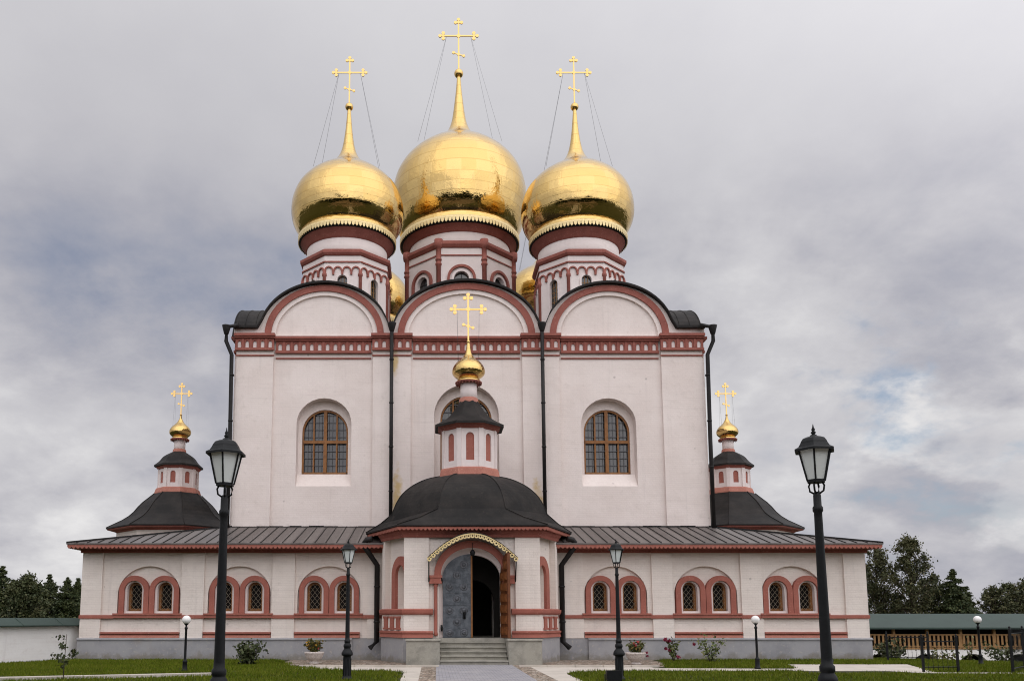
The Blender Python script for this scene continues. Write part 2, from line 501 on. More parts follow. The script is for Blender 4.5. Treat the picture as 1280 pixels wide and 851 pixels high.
class MB:
    def __init__(s):
        s.v = []; s.f = []; s.sm = []; s.uv = {}

    def add(s, vs, fs, smooth=False):
        o = len(s.v)
        s.v += [tuple(p) for p in vs]
        for f_ in fs:
            s.f.append(tuple(i + o for i in f_)); s.sm.append(smooth)
        return o

    def box(s, x0, x1, y0, y1, z0, z1, T=None):
        vs = [(x, y, z) for z in (z0, z1) for y in (y0, y1) for x in (x0, x1)]
        if T: vs = [T(*p) for p in vs]
        s.add(vs, [(0, 2, 3, 1), (4, 5, 7, 6), (0, 1, 5, 4), (2, 6, 7, 3), (0, 4, 6, 2), (1, 3, 7, 5)])
        return s

    def plate(s, outline, holes, y0, y1, T=None, back=True, sides=True):
        """flat panel in the local xz plane, front at y0, back at y1, with openings"""
        T = T or (lambda x, y, z: (x, y, z))
        loops = [outline] + list(holes)
        tris = tessellate_polygon([[Vector((x, z, 0)) for x, z in lp] for lp in loops])
        pts = [q for lp in loops for q in lp]
        s.add([T(x, y0, z) for x, z in pts], [tuple(t_) for t_ in tris])
        if back:
            s.add([T(x, y1, z) for x, z in pts], [tuple(reversed(t_)) for t_ in tris])
        if sides:
            for lp in loops:
                n = len(lp)
                s.add([T(x, y0, z) for x, z in lp] + [T(x, y1, z) for x, z in lp],
                      [(i, (i + 1) % n, n + (i + 1) % n, n + i) for i in range(n)])
        return s

    def lathe(s, prof, cx, cy, n=32, ang0=0.0, smooth=True, cap=True, uv=None):
        """turn a list of (radius, z) round a vertical axis"""
        o = len(s.v)
        for r, z in prof:
            for k in range(n):
                a = ang0 + 2 * PI * k / n
                s.v.append((cx + r * math.cos(a), cy + r * math.sin(a), z))
        for i in range(len(prof) - 1):
            for k in range(n):
                k2 = (k + 1) % n
                if uv:
                    u0, u1 = k / n * uv[0], (k + 1) / n * uv[0]
                    v0, v1 = i / (len(prof) - 1) * uv[1], (i + 1) / (len(prof) - 1) * uv[1]
                    s.uv[len(s.f)] = [(u0, v0), (u1, v0), (u1, v1), (u0, v1)]
                s.f.append((o + i * n + k, o + i * n + k2, o + (i + 1) * n + k2, o + (i + 1) * n + k))
                s.sm.append(smooth)
        if cap:
            s.f.append(tuple(o + k for k in reversed(range(n)))); s.sm.append(False)
            s.f.append(tuple(o + (len(prof) - 1) * n + k for k in range(n))); s.sm.append(False)
        return s

    def tube(s, pts, r, n=8, smooth=True):
        pts = [Vector(p) for p in pts]
        rs = r if isinstance(r, (list, tuple)) else [r] * len(pts)
        o = len(s.v)
        up = Vector((0.13, 0.31, 0.94))
        for i, p in enumerate(pts):
            d = (pts[min(i + 1, len(pts) - 1)] - pts[max(i - 1, 0)]).normalized()
            if abs(d.dot(up)) > 0.97: up = Vector((1, 0.1, 0))
            a = d.cross(up).normalized(); b = d.cross(a)
            for k in range(n):
                q = 2 * PI * k / n
                s.v.append(tuple(p + (a * math.cos(q) + b * math.sin(q)) * rs[i]))
        for i in range(len(pts) - 1):
            for k in range(n):
                k2 = (k + 1) % n
                s.f.append((o + i * n + k, o + i * n + k2, o + (i + 1) * n + k2, o + (i + 1) * n + k)); s.sm.append(smooth)
        s.f.append(tuple(o + k for k in reversed(range(n)))); s.sm.append(False)
        s.f.append(tuple(o + (len(pts) - 1) * n + k for k in range(n))); s.sm.append(False)
        return s

    def ball(s, cx, cy, cz, r, n=16, m=10, sz=1.0):
        prof = [(max(r * math.sin(PI * i / m), 1e-4), cz - r * sz * math.cos(PI * i / m)) for i in range(m + 1)]
        return s.lathe(prof, cx, cy, n, 0, True, False)

    def sweep(s, path, prof, closed=False):
        """mitred moulding: prof is a closed list of (outward, z) along a path of (x, y); outward is right of travel"""
        n = len(path); m = len(prof)
        o = len(s.v)
        for i in range(n):
            p = Vector(path[i])
            def nrm(a, b):
                d = (Vector(b) - Vector(a)).normalized()
                return Vector((d.y, -d.x))
            if closed or 0 < i < n - 1:
                n1_, n2_ = nrm(path[i - 1], path[i]), nrm(path[i], path[(i + 1) % n])
                mm = (n1_ + n2_).normalized(); mm = mm / max(mm.dot(n1_), 0.3)
            elif i == 0:
                mm = nrm(path[0], path[1])
            else:
                mm = nrm(path[-2], path[-1])
            for d, z in prof:
                q = p + mm * d
                s.v.append((q.x, q.y, z))
        for i in range(n if closed else n - 1):
            j = (i + 1) % n
            for k in range(m):
                k2 = (k + 1) % m
                s.f.append((o + i * m + k, o + j * m + k, o + j * m + k2, o + i * m + k2)); s.sm.append(False)
        if not closed:
            s.f.append(tuple(o + k for k in range(m))); s.sm.append(False)
            s.f.append(tuple(o + (n - 1) * m + k for k in reversed(range(m)))); s.sm.append(False)
        return s

    def loft(s, rings, smooth=False):
        m = len(rings[0]); o = len(s.v)
        for r_ in rings: s.v += [tuple(p) for p in r_]
        for i in range(len(rings) - 1):
            for k in range(m):
                k2 = (k + 1) % m
                s.f.append((o + i * m + k, o + i * m + k2, o + (i + 1) * m + k2, o + (i + 1) * m + k)); s.sm.append(smooth)
        return s

    def build(s, name, m, parent=None):
        me = bpy.data.meshes.new(name)
        org = root_loc(parent)
        me.from_pydata([(a - org[0], b - org[1], c - org[2]) for a, b, c in s.v], [], s.f)
        me.polygons.foreach_set('use_smooth', s.sm)
        if s.uv:
            ul = me.uv_layers.new(name='UVMap')
            for fi, uvs in s.uv.items():
                ls = me.polygons[fi].loop_start
                for k, q in enumerate(uvs): ul.data[ls + k].uv = q
        me.materials.append(m)
        o = bpy.data.objects.new(name, me)
        col.objects.link(o)
        if parent: o.parent = parent
        me.update()
        return o


def root_loc(p):
    while p is not None and p.parent is not None: p = p.parent
    return p.location if p is not None and p.get('built_in_place') else (0, 0, 0)


def fr(ox, oy, ang=0.0):
    c, s = math.cos(ang), math.sin(ang)
    return lambda x, y, z: (ox + x * c - y * s, oy + x * s + y * c, z)


def tag(o, label=None, cat=None, group=None, kind=None):
    for k, v in (('label', label), ('category', cat), ('group', group), ('kind', kind)):
        if v: o[k] = v
    return o


def thing(name, label, cat, loc=(0, 0, 0), rz=0.0, group=None, in_place=False):
    o = bpy.data.objects.new(name, None)
    col.objects.link(o)
    o.location = loc; o.rotation_euler = (0, 0, rz)
    o.empty_display_size = 0.2
    if in_place: o['built_in_place'] = 1
    return tag(o, label, cat, group)


def dup(root, loc, rz=None, label=None):
    def cp(o, par):
        c = o.copy(); col.objects.link(c)
        if par: c.parent = par
        for ch in list(o.children): cp(ch, c)
        return c
    r = cp(root, None)
    r.location = loc
    if rz is not None: r.rotation_euler = (0, 0, rz)
    if label: r['label'] = label
    return r


def arch(cx, z0, zs, hw, rise=None, n=14):
    """outline of an arched opening, bottom left first"""
    rise = hw if rise is None else rise
    pts = [(cx - hw, z0), (cx + hw, z0)]
    pts += [(cx + hw * math.cos(PI * i / n), zs + rise * math.sin(PI * i / n)) for i in range(n + 1)]
    if abs(zs - z0) < 1e-6: pts = pts[2:]
    return pts


def arch_band(cx, z0, zs, ho, hi, ro=None, ri=None, n=18):
    """an upside-down U: outer outline minus the inner one, open at the foot"""
    ro = ho if ro is None else ro; ri = hi if ri is None else ri
    a = [(cx + ho, z0)] + [(cx + ho * math.cos(PI * i / n), zs + ro * math.sin(PI * i / n)) for i in range(n + 1)] + [(cx - ho, z0)]
    b = [(cx - hi, z0)] + [(cx - hi * math.cos(PI * i / n), zs + ri * math.sin(PI * i / n)) for i in range(n + 1)] + [(cx + hi, z0)]
    if abs(zs - z0) < 1e-6: a = a[1:-1]; b = b[1:-1]
    return a + b


def rect(x0, x1, z0, z1):
    return [(x0, z0), (x1, z0), (x1, z1), (x0, z1)]


def scallop(x0, x1, z0, z1, step, depth):
    """board outline with a scalloped lower edge"""
    n = max(1, round((x1 - x0) / step)); st = (x1 - x0) / n
    pts = [(x1, z1), (x0, z1)]
    for i in range(n):
        for k in range(5):
            q = k / 5
            pts.append((x0 + (i + q) * st, z0 - depth * math.sin(PI * q)))
    pts.append((x1, z0))
    return pts


def spline(pts, per=4):
    out_ = []
    n = len(pts)
    for i in range(n - 1):
        p0, p1, p2, p3 = pts[max(i - 1, 0)], pts[i], pts[i + 1], pts[min(i + 2, n - 1)]
        for k in range(per):
            t = k / per
            out_.append(tuple(0.5 * (2 * b + (c - a) * t + (2 * a - 5 * b + 4 * c - d) * t * t + (3 * b - a - 3 * c + d) * t ** 3)
                              for a, b, c, d in zip(p0, p1, p2, p3)))
    out_.append(pts[-1])
    return out_


# ------------------------------------------------------------------ ground


def smooth01(t):
    t = min(max(t, 0), 1); return t * t * (3 - 2 * t)


def ground_h(x, y):
    return -2.3 * smooth01((y - 29) / 38) * smooth01((x - 16.3) / 5)


xs = sorted(set([-400, -250, -150, -100, -70, -50, -40, -30] + [round(-26 + 1.0 * i, 2) for i in range(76)] + [55, 65, 80, 100, 150, 250, 400]))
ys = sorted(set([-200, -140, -100, -70, -50, -30, -15, -5, 5] + [round(12 + 1.0 * i, 2) for i in range(60)] + [80, 95, 120, 160, 250, 400, 700, 1200]))
g = MB()
nx = len(xs)
g.add([(x, y, ground_h(x, y)) for y in ys for x in xs],
      [(j * nx + i, j * nx + i + 1, (j + 1) * nx + i + 1, (j + 1) * nx + i) for j in range(len(ys) - 1) for i in range(nx - 1)], True)
tag(g.build('ground', M['ground']), kind='structure')


def sheet(name, poly, z, m, kerb=None):
    b = MB().plate(poly, [], 0, 0, lambda x, y, zz: (x, zz, z), back=False, sides=False)
    return tag(b.build(name, m), kind='structure')


CX = -0.2   # axis of the entrance porch
sheet('cobbled_apron', [(-7.3, 32.4), (-6.6, 29.6), (-5.9, 28.9), (5.7, 28.9), (6.4, 29.4), (7.0, 32.2), (7.0, 34.05), (-7.3, 34.05)], 0.004, M['cobble'])
sheet('added_reflection_yard', [(-34, -22), (30, -22), (30, 4.9), (-34, 4.9)], 0.006, M['gravel'])  # unseen, added so the domes mirror brown ground rather than green lawn
arc_l = [(-2.55 - 1.6 * (1 - math.cos(a)), 25.6 + 1.6 * math.sin(a)) for a in [PI / 2 * i / 6 for i in range(7)]]
sheet('concrete_path', [(-2.6, 5), (-1.6, 5), (-1.6, 28.9), (-5.9, 28.9), (-6.6, 28.2)] + [(-4.9, 27.4)] + [(x, y) for x, y in reversed(arc_l)], 0.008, M['concrete'])
arc_r = [(2.3 + 1.6 * (1 - math.cos(a)), 25.2 + 1.6 * math.sin(a)) for a in [PI / 2 * i / 6 for i in range(7)]]
sheet('side_path', [(1.2, 5), (2.3, 5)] + arc_r + [(12.6, 26.75), (13.2, 25.75), (16.4, 25.5), (16.4, 26.0), (13.75, 26.1), (15.35, 30.6), (11.0, 30.6), (10.2, 28.0), (5.7, 28.3), (5.7, 28.9), (1.2, 28.9)], 0.008, M['concrete'])
nb_ = MB().loft([[(x_, y_, z_) for x_, y_ in ((-18, 21.0), (-12.6, 22.9), (-8.1, 24.5), (-8.1, 24.85), (-12.6, 23.3), (-18, 21.4))] for z_ in (-.05, .085)])
nb_.f.append(tuple(range(6, 12))); nb_.sm.append(False)
tag(nb_.build('narrow_path', M['concrete']), kind='structure')
for s_ in (-1, 1):
    xa, xb = (-2.15, -1.55) if s_ < 0 else (0.95, 1.62)
    sheet('cobbled_border', [(xa - 0.05 * s_, 5), (xb, 5), (xb + 0.02, 29.2), (xa + 0.1 * (1 if s_ < 0 else -1), 29.2)], 0.012, M['cobble'])
sheet('paved_path', [(-1.72, 5), (0.98, 5), (1.12, 30.2), (-1.55, 30.2)], 0.018, M['paver'])
kb = MB()
x = -6.2
while x < -1.75:
    kb.box(x, x + 0.93, 28.82, 28.97, -0.05, 0.075); x += 0.95
tag(kb.build('kerb', M['concrete']), kind='structure')
kb = MB()
x = 1.25
while x < 5.3:
    kb.box(x, x + 0.93, 28.82, 28.97, -0.05, 0.075); x += 0.95
tag(kb.build('kerb', M['concrete']), kind='structure')

# ------------------------------------------------------------------ cathedral
cat = thing('cathedral', 'white and red brick orthodox cathedral with golden onion domes, low gallery and arched entrance porch', 'church', (0, 34, 0), in_place=True)
WY = 37.0           # main west wall
bays = [(-6.62, -8.91, -4.38), (-0.13, -2.66, 2.40), (6.40, 4.08, 8.72)]
ZC = 14.41
# --- main wall with three tall niches
holes = []
for (bx, bl, br_) in bays:
    if abs(bx) > 1: wx = -6.58 if bx < 0 else 6.28
    else: wx = -0.14
    holes.append((wx, arch(wx, 7.0, 10.75, 1.46, 1.42, 20) if bx == -0.13 else arch(wx, 7.5, 10.35, 1.24, 1.18)))
b = MB()
b.plate(rect(-10.6, 10.6, 0, 14.3), [h for _, h in holes], WY + 0.14, WY + 1.0, back=False)
b.box(-10.6, 10.6, WY + 1.0, 59, 0, 14.3)
wall_o = b.build('main_wall', M['plaster'], cat)
# pilasters
for (x0, x1) in ((-10.6, -8.91), (-4.38, -2.66), (2.40, 4.08), (8.72, 10.6)):
    MB().box(x0, x1, WY, WY + 0.138, 4.0, 13.9).build('pilaster', M['plaster'], cat)
for s_ in (-1, 1):
    T = fr(s_ * 10.6, 48.0, s_ * PI / 2)
    for (x0, x1) in ((-10.9, -9.4), (-4.2, -2.5), (2.5, 4.2), (9.4, 10.9)):
        MB().box(x0, x1, -.09, -.003, 5.2, 13.5, T).build('pilaster', M['plaster'], cat)
# --- tall windows set in the niches
for wx, _ in holes:
    mid = abs(wx) < 1
    z0, zs, hn, rn_, hw_, rw = (7.0, 10.75, 1.455, 1.415, 1.18, 1.14) if mid else (7.5, 10.35, 1.235, 1.175, 1.05, 1.06)
    zb, zt = (7.6, 10.62) if mid else (8.12, 10.05)
    ztr = 9.75 if mid else 9.55
    wb = MB()
    wb.plate(arch(wx, z0, zs, hn, rn_, 20), [arch(wx, zb, zt, hw_, rw, 20)], WY + 0.62, WY + 0.95, back=False)
    # sloping sill
    wb.add([(wx - hn, WY + 0.16, z0), (wx + hn, WY + 0.16, z0), (wx + hn, WY + 0.615, zb - .02), (wx - hn, WY + 0.615, zb - .02)], [(0, 1, 2, 3)])
    win = wb.build('tall_window', M['plaster'], cat)
    fb = MB()
    y0, y1 = WY + 0.68, WY + 0.78
    fb.plate(arch_band(wx, zb + .01, zt, hw_ - .005, hw_ - .08, rw - .005, rw - .08), [], y0, y1)
    fb.box(wx - hw_ + .05, wx + hw_ - .05, y0, y1, zb + .005, zb + .10)
    fb.box(wx - 0.075, wx + 0.075, y0 - 0.02, y1, zb + .08, zt + rw - .03)
    fb.box(wx - hw_ + .05, wx + hw_ - .05, y0 - 0.03, y1 + 0.01, ztr, ztr + .13)
    hi = hw_ - .02
    for q in (-hw_ * .5, hw_ * .5):
        fb.box(wx + q - 0.035, wx + q + 0.035, y0 + 0.01, y1, zb + .08, zt + (rw - .03) * math.sqrt(1 - (q / hw_) ** 2))
    fb.build('frame', M['wood'], win)
    gb = MB()
    for k in range(1, 13):
        z = zb + .08 + k * 0.335
        hw = hw_ - .07 if z < zt else (hw_ - .07) * math.sqrt(max(0.0, 1 - ((z - zt) / (rw - .07)) ** 2))
        if hw > 0.2: gb.box(wx - hw, wx + hw, y0 + 0.055, y0 + 0.075, z - 0.012, z + 0.012)
    for k in range(-7, 8):
        q = k * 0.16
        if abs(q) > 0.09 and abs(abs(q) - hw_ * .5) > 0.05 and abs(q) < hw_ - .08:
            gb.box(wx + q - 0.007, wx + q + 0.007, y0 + 0.08, y0 + 0.095, zb + .08, zt + (rw - .09) * math.sqrt(max(0, 1 - (q / (hw_ - .07)) ** 2)))
    gb.build('grille', M['wire'], win)
    MB().plate(arch(wx, zb + .01, zt, hw_ - .03, rw - .03, 20), [], WY + 0.84, WY + 0.86).build('pane', M['glass'], win)

# --- cornice with rows of pale niches
def cornice_run(x0, x1, y, z, T=None, parent=cat, n=None):
    """red band with arched white niches between z (foot) and z+0.75 (top)"""
    cb = MB()
    n = n or max(2, round((x1 - x0) / 0.375)); st = (x1 - x0) / n
    hs = [arch(x0 + (i + 0.5) * st, z + 0.11, z + 0.30, 0.085, 0.13, 10) for i in range(n)]
    cb.plate(rect(x0, x1, z + 0.005, z + 0.55), hs, y - 0.10, y - 0.02, T, back=False)
    for i in range(n + 1):
        xx = x0 + i * st
        if i in (0, n): continue
        cb.box(xx - 0.05, xx + 0.05, y - 0.135, y - 0.098, z + 0.10, z + 0.52, T)
    cb.box(x0 - 0.02, x1 + 0.02, y - 0.15, y - 0.02, z - 0.02, z + 0.09, T)
    cb.box(x0 - 0.03, x1 + 0.03, y - 0.20, y - 0.02, z + 0.54, z + 0.62, T)
    cb.box(x0 - 0.05, x1 + 0.05, y - 0.27, y - 0.02, z + 0.62, z + 0.74, T)
    cb.box(x0 - 0.01, x1 + 0.01, y - 0.05, y - 0.02, z - 0.27, z - 0.21, T)
    o = cb.build('cornice', M['red'], parent)
    MB().box(x0, x1, y - 0.045, y - 0.021, z + 0.10, z + 0.50, T).build('niche_backing', M['white'], o)
    return o

for (x0, x1, pil) in ((-10.6, -8.91, 1), (-8.91, -4.38, 0), (-4.38, -2.66, 1), (-2.66, 2.40, 0), (2.40, 4.08, 1), (4.08, 8.72, 0), (8.72, 10.6, 1)):
    if pil: cornice_run(x0 - 0.03, x1 + 0.03, WY, 13.72)
    else: cornice_run(x0 + 0.10, x1 - 0.10, WY + 0.14, 13.62)
for s_ in (-1, 1):
    T = fr(s_ * 10.6, 48.0, s_ * PI / 2)
    cornice_run(-10.9, 10.9, 0, 13.66, T, n=48)

# --- gables (zakomary) and their barrel roofs
def roofline(c, a, h, x0, x1, zl, zr, n=40):
    pts = []
    for i in range(n + 1):
        x_ = x0 + (x1 - x0) * i / n
        q = (x_ - c) / a
        e = 14.5 + h * math.sqrt(max(0, 1 - q * q)) if abs(q) < 1 else 14.5
        base = zl if x_ < c else zr
        k = 0.35
        e = max(e, base) + k * math.exp(-abs(e - base) / k * 2.2) * 0.35
        pts.append((x_, e))
    return pts

gab = [(-6.62, 2.72, 2.43, 2.36, 2.08, -10.75, -3.47), (-0.13, 3.14, 2.84, 2.46, 2.17, -3.47, 3.30), (6.40, 2.72, 2.43, 2.36, 2.08, 3.30, 10.75)]
for gi, (c, ao, ai, ro, ri, x0, x1) in enumerate(gab):
    top = roofline(c, ao + 0.22, ro + 0.01, x0, x1, 14.78 if gi else 14.72, 14.78 if gi < 2 else 14.72)
    gb = MB()
    gb.plate([(x0, 14.36)] + [(x1, 14.36)] + list(reversed(top)), [arch(c, 14.44, 14.44, ai - 0.20, ri - 0.17, 30)], WY + 0.05, WY + 0.5, back=False)
    gb.plate([(x0 + 0.05, 14.36), (x1 - 0.05, 14.36)] + [(x_, z_ - 0.02) for x_, z_ in reversed(top)], [], WY + 0.16, WY + 0.45, back=False, sides=False)
    go = gb.build('gable', M['plaster'], cat)
    MB().plate(arch_band(c, 14.44, 14.46, ao, ai, ro, ri, 30), [], WY - 0.03, WY + 0.2).build('gable_arch', M['red'], go)
    rb = MB()
    m_ = len(top)
    for (y_a, y_b) in ((WY - 0.20, WY + 4.3 if gi != 1 else WY + 8.0),):
        up = [(x_, y_, z_ + dz_) for y_, dz_ in ((y_a, 0.0), (y_a, 0.10), (y_b, 0.10)) for x_, z_ in top]
        rb.add(up, [(i + r_ * m_, i + 1 + r_ * m_, i + 1 + (r_ + 1) * m_, i + (r_ + 1) * m_) for r_ in range(2) for i in range(m_ - 1)], False)
        lo = [(x_, y_, z_) for y_ in (y_a, WY + 0.06) for x_, z_ in top]
        rb.add(lo, [(i, i + m_, i + 1 + m_, i + 1) for i in range(m_ - 1)], False)
        for s_, x_, z_ in ((0, top[0][0], top[0][1]), (1, top[-1][0], top[-1][1])):
            rb.add([(x_, y_a, z_), (x_, y_a, z_ + 0.10), (x_, y_b, z_ + 0.10), (x_, y_b, z_)], [(0, 1, 2, 3)])
    rb.build('gable_roof', M['roof'], cat)
# barrels over the north and south bays, seams every half metre
for s_ in (-1, 1):
    T = fr(s_ * 10.6, 48.0, s_ * PI / 2)
    for bi, (c, a) in enumerate(((-6.4, 3.05), (0, 3.3), (6.4, 3.05))):
        # local x runs along the wall, y into the building
        top = roofline(c, a, 2.45, c - a - 0.05, c + a + 0.05, 14.78, 14.78, 30)
        gb = MB()
        gb.plate([(c - a - 0.04, 14.36), (c + a + 0.04, 14.36)] + [(x_, z_) for x_, z_ in reversed(top)], [], 0.06, 0.4, T, back=False)
        gb.build('gable', M['plaster'], cat)
        rb = MB(); m_ = len(top)
        rb.add([T(x_, y_, z_ + dz_) for y_, dz_ in ((-0.60, 0), (-0.60, 0.13), (6.0, 0.13)) for x_, z_ in top],
               [(i + r_ * m_, i + 1 + r_ * m_, i + 1 + (r_ + 1) * m_, i + (r_ + 1) * m_) for r_ in range(2) for i in range(m_ - 1)])
        rb.add([T(x_, y_, z_) for y_ in (-0.60, 0.08) for x_, z_ in top], [(i, i + m_, i + 1 + m_, i + 1) for i in range(m_ - 1)])
        for q in range(6):
            yy = -0.55 + q * 0.5
            pts = [T(x_, yy, z_ + 0.135) for x_, z_ in top]
            rb.tube(pts, 0.022, 4, False)
        rb.build('gable_roof', M['roof'], cat)
# inner roof slab under the drums
MB().box(-9.2, 9.2, WY + 2.5, 57.5, 14.2, 15.9).build('roof_base', M['roof'], cat)

# --- crosses, domes and drums
def cross_mb(cx, cy, z0, h, hw, s=1.0):
    cb = MB(); t = 0.036 * s
    cb.box(cx - t, cx + t, cy - t * 0.6, cy + t * 0.6, z0, z0 + h - 0.10 * s)
    zb = z0 + h * 0.66
    cb.box(cx - hw + 0.12 * s, cx + hw - 0.12 * s, cy - t * 0.55, cy + t * 0.55, zb - t, zb + t)
    def disc(x_, z_, r_):
        n = 12
        o = [(x_ + r_ * math.cos(2 * PI * k / n), z_ + r_ * math.sin(2 * PI * k / n)) for k in range(n)]
        cb.plate(o, [], cy - t * 0.8, cy + t * 0.8)
    def trefoil(x_, z_, dx, dz_, r_):
        disc(x_, z_, r_ * 0.9)
        disc(x_ + dx * r_ * 1.9, z_ + dz_ * r_ * 1.9, r_)
        disc(x_ + dz_ * r_ * 1.75, z_ + dx * r_ * 1.75, r_)
        disc(x_ - dz_ * r_ * 1.75, z_ - dx * r_ * 1.75, r_)
    r_ = 0.084 * s
    trefoil(cx - hw + 0.20 * s, zb, -1, 0, r_); trefoil(cx + hw - 0.20 * s, zb, 1, 0, r_)
    trefoil(cx, z0 + h - 0.22 * s, 0, 1, r_)
    disc(cx, zb, r_ * 1.15)
    # small slanted footrest with round ends
    zf = z0 + h * 0.30; q = hw * 0.26
    cb.add([(cx - q, cy - t * .5, zf + q * .35 - t * .7), (cx + q, cy - t * .5, zf - q * .35 - t * .7), (cx + q, cy - t * .5, zf - q * .35 + t * .7), (cx - q, cy - t * .5, zf + q * .35 + t * .7),
            (cx - q, cy + t * .5, zf + q * .35 - t * .7), (cx + q, cy + t * .5, zf - q * .35 - t * .7), (cx + q, cy + t * .5, zf - q * .35 + t * .7), (cx - q, cy + t * .5, zf + q * .35 + t * .7)],
           [(0, 1, 2, 3), (7, 6, 5, 4), (0, 4, 5, 1), (1, 5, 6, 2), (2, 6, 7, 3), (3, 7, 4, 0)])
    disc(cx - q, zf + q * .35, r_ * .85); disc(cx + q, zf - q * .35, r_ * .85); disc(cx, zf, r_ * .9)
    return cb, zb

def dome(cx, cy, prof, z_ball, r_ball, cross_h, cross_hw, cs, wire_r, wire_z, panels, n=64):
    d = MB().lathe(spline(prof, 4), cx, cy, n, 0.0, True, False, uv=panels).build('dome', M['gold'], cat)
    MB().ball(cx, cy, z_ball, r_ball, 18, 12).build('cross_ball', M['gold_plain'], d)
    cb, zb = cross_mb(cx, cy, z_ball + r_ball * 0.9, cross_h, cross_hw, cs)
    cr = cb.build('cross', M['gold_plain'], d)
    wb = MB()
    tk = 0.0065 if wire_r > 1 else 0.004
    for sx in (-1, 1):
        for sy in (-1, 1):
            wb.tube([(cx + sx * cross_hw * 0.62, cy, zb), (cx + sx * wire_r, cy + sy * wire_r * 0.55, wire_z)], tk, 4)
    wb.build('stay_wire', M['wire'], d)
    return d

def fringe(cx, cy, r, z0, z1, n, parent, slant=0.0):
    """gilded openwork edging: a rim and a row of pointed pendants"""
    fb = MB()
    for k in range(n):
        a = 2 * PI * k / n
        T = fr(cx + r * math.sin(a), cy - r * math.cos(a), a)
        st = 2 * PI * r / n
        fb.plate([(-st * .46, z1 - (z1 - z0) * .30), (-st * .36, z0 + (z1 - z0) * .25), (0, z0), (st * .36, z0 + (z1 - z0) * .25), (st * .46, z1 - (z1 - z0) * .30)], [], -0.015, 0.015, T, sides=True)
    fb.lathe([(r + .02, z1 - (z1 - z0) * .32), (r + .03, z1), (r - .03, z1), (r - .03, z1 - (z1 - z0) * .32)], cx, cy, 64, 0, True, False)
    o = fb.build('gilded_fringe', M['gold_pale'], parent)
    return o

OA = PI / 8
K8 = 1 / math.cos(PI / 8)

def drum_side(cx, cy):
    ap = 2.18
    b = MB()
    z1 = 19.75
    for k in range(8):
        a = k * PI / 4
        T = fr(cx + ap * math.sin(a), cy - ap * math.cos(a), a)
        hw = ap * math.tan(PI / 8)
        b.plate(rect(-hw, hw, 14.6, z1), [arch(0, 15.75, 18.45, 0.25, 0.25, 10)], 0, 0.22, T, back=False)
    b.lathe([(2.12, 19.7), (2.12, 20.9)], cx, cy, 48)
    d = b.build('drum', M['plaster_drum'], cat)
    rb = MB(); tr = MB(); gl = MB(); gr = MB()
    for k in range(8):
        a = k * PI / 4
        T = fr(cx + ap * math.sin(a), cy - ap * math.cos(a), a)
        hw = ap * math.tan(PI / 8)
        # blind arcade: four hanging arches per face
        aw = hw * 2 / 4
        for i in range(4):
            ac = -hw + aw * (i + .5)
            rb.plate(arch_band(ac, 18.90, 18.93, aw * .5, aw * .5 - .07, aw * .52, aw * .52 - .07, 8), [], -0.075, -0.002, T)
        for i in range(1, 4):
            rb.box(-hw + aw * i - .05, -hw + aw * i + .05, -0.09, -0.001, 18.72, 18.92, T)
        rb.box(-hw, hw, -0.06, -0.002, 19.36, 19.43, T)
        # corner shaft
        Tc = fr(cx + ap * K8 * math.sin(a + OA), cy - ap * K8 * math.cos(a + OA), a + OA)
        pc = Tc(0, 0.0, 0)
        rb.lathe([(0.085, 14.7), (0.085, 18.62), (0.12, 18.66), (0.12, 18.78), (0.09, 18.82), (0.09, 18.95)], pc[0], pc[1], 10)
        tr.plate(arch_band(0, 15.75, 18.45, 0.34, 0.255, 0.34, 0.255, 10), [], -0.05, -0.003, T)
        gl.plate(arch(0, 15.75, 18.45, 0.25, 0.25, 10), [], 0.15, 0.17, T)
        for q in (-0.08, 0.08):
            gr.box(q - .012, q + .012, 0.10, 0.12, 15.75, 18.66, T)
        for i in range(1, 11):
            gr.box(-.245, .245, 0.122, 0.138, 15.75 + i * .26 - .01, 15.75 + i * .26 + .01, T)
    rb.lathe([(2.19 * K8, 19.72), (2.26 * K8, 19.76), (2.33 * K8, 19.86), (2.33 * K8, 20.0), (2.24 * K8, 20.06), (2.12 * K8, 20.12)], cx, cy, 8, OA, False, False)
    rb.lathe([(2.11, 20.74), (2.17, 20.76), (2.20, 20.88), (2.30, 20.95), (2.38, 21.10), (2.46, 21.16), (2.46, 21.20)], cx, cy, 64, 0, True, False)
    rb.build('drum_moulding', M['red'], d)
    tr.build('window_trim', M['white'], d)
    gl.build('drum_window', M['glass'], d)
    gr.build('window_grille', M['wood_pale'], d)
    MB().lathe([(2.40, 21.165), (2.52, 21.17), (2.53, 21.5), (2.2, 21.56)], cx, cy, 64, 0, True, False).build('drum_eave', M['roof'], d)
    fringe(cx, cy, 2.57, 21.18, 21.50, 88, d)
    dome(cx, cy, [(2.53, 21.50), (2.50, 21.62), (2.47, 21.74), (2.48, 21.755), (2.62, 21.90), (2.83, 22.26), (2.94, 22.62), (2.985, 23.05), (2.92, 23.66), (2.68, 24.28), (2.27, 24.80), (1.74, 25.24), (1.22, 25.57), (0.88, 25.82), (0.61, 26.14), (0.43, 26.5), (0.30, 27.0), (0.19, 27.8), (0.12, 28.6), (0.09, 29.0)],
         29.18, 0.22, 2.75, 0.93, 1.0, 1.75, 25.2, (24, 24))
    return d

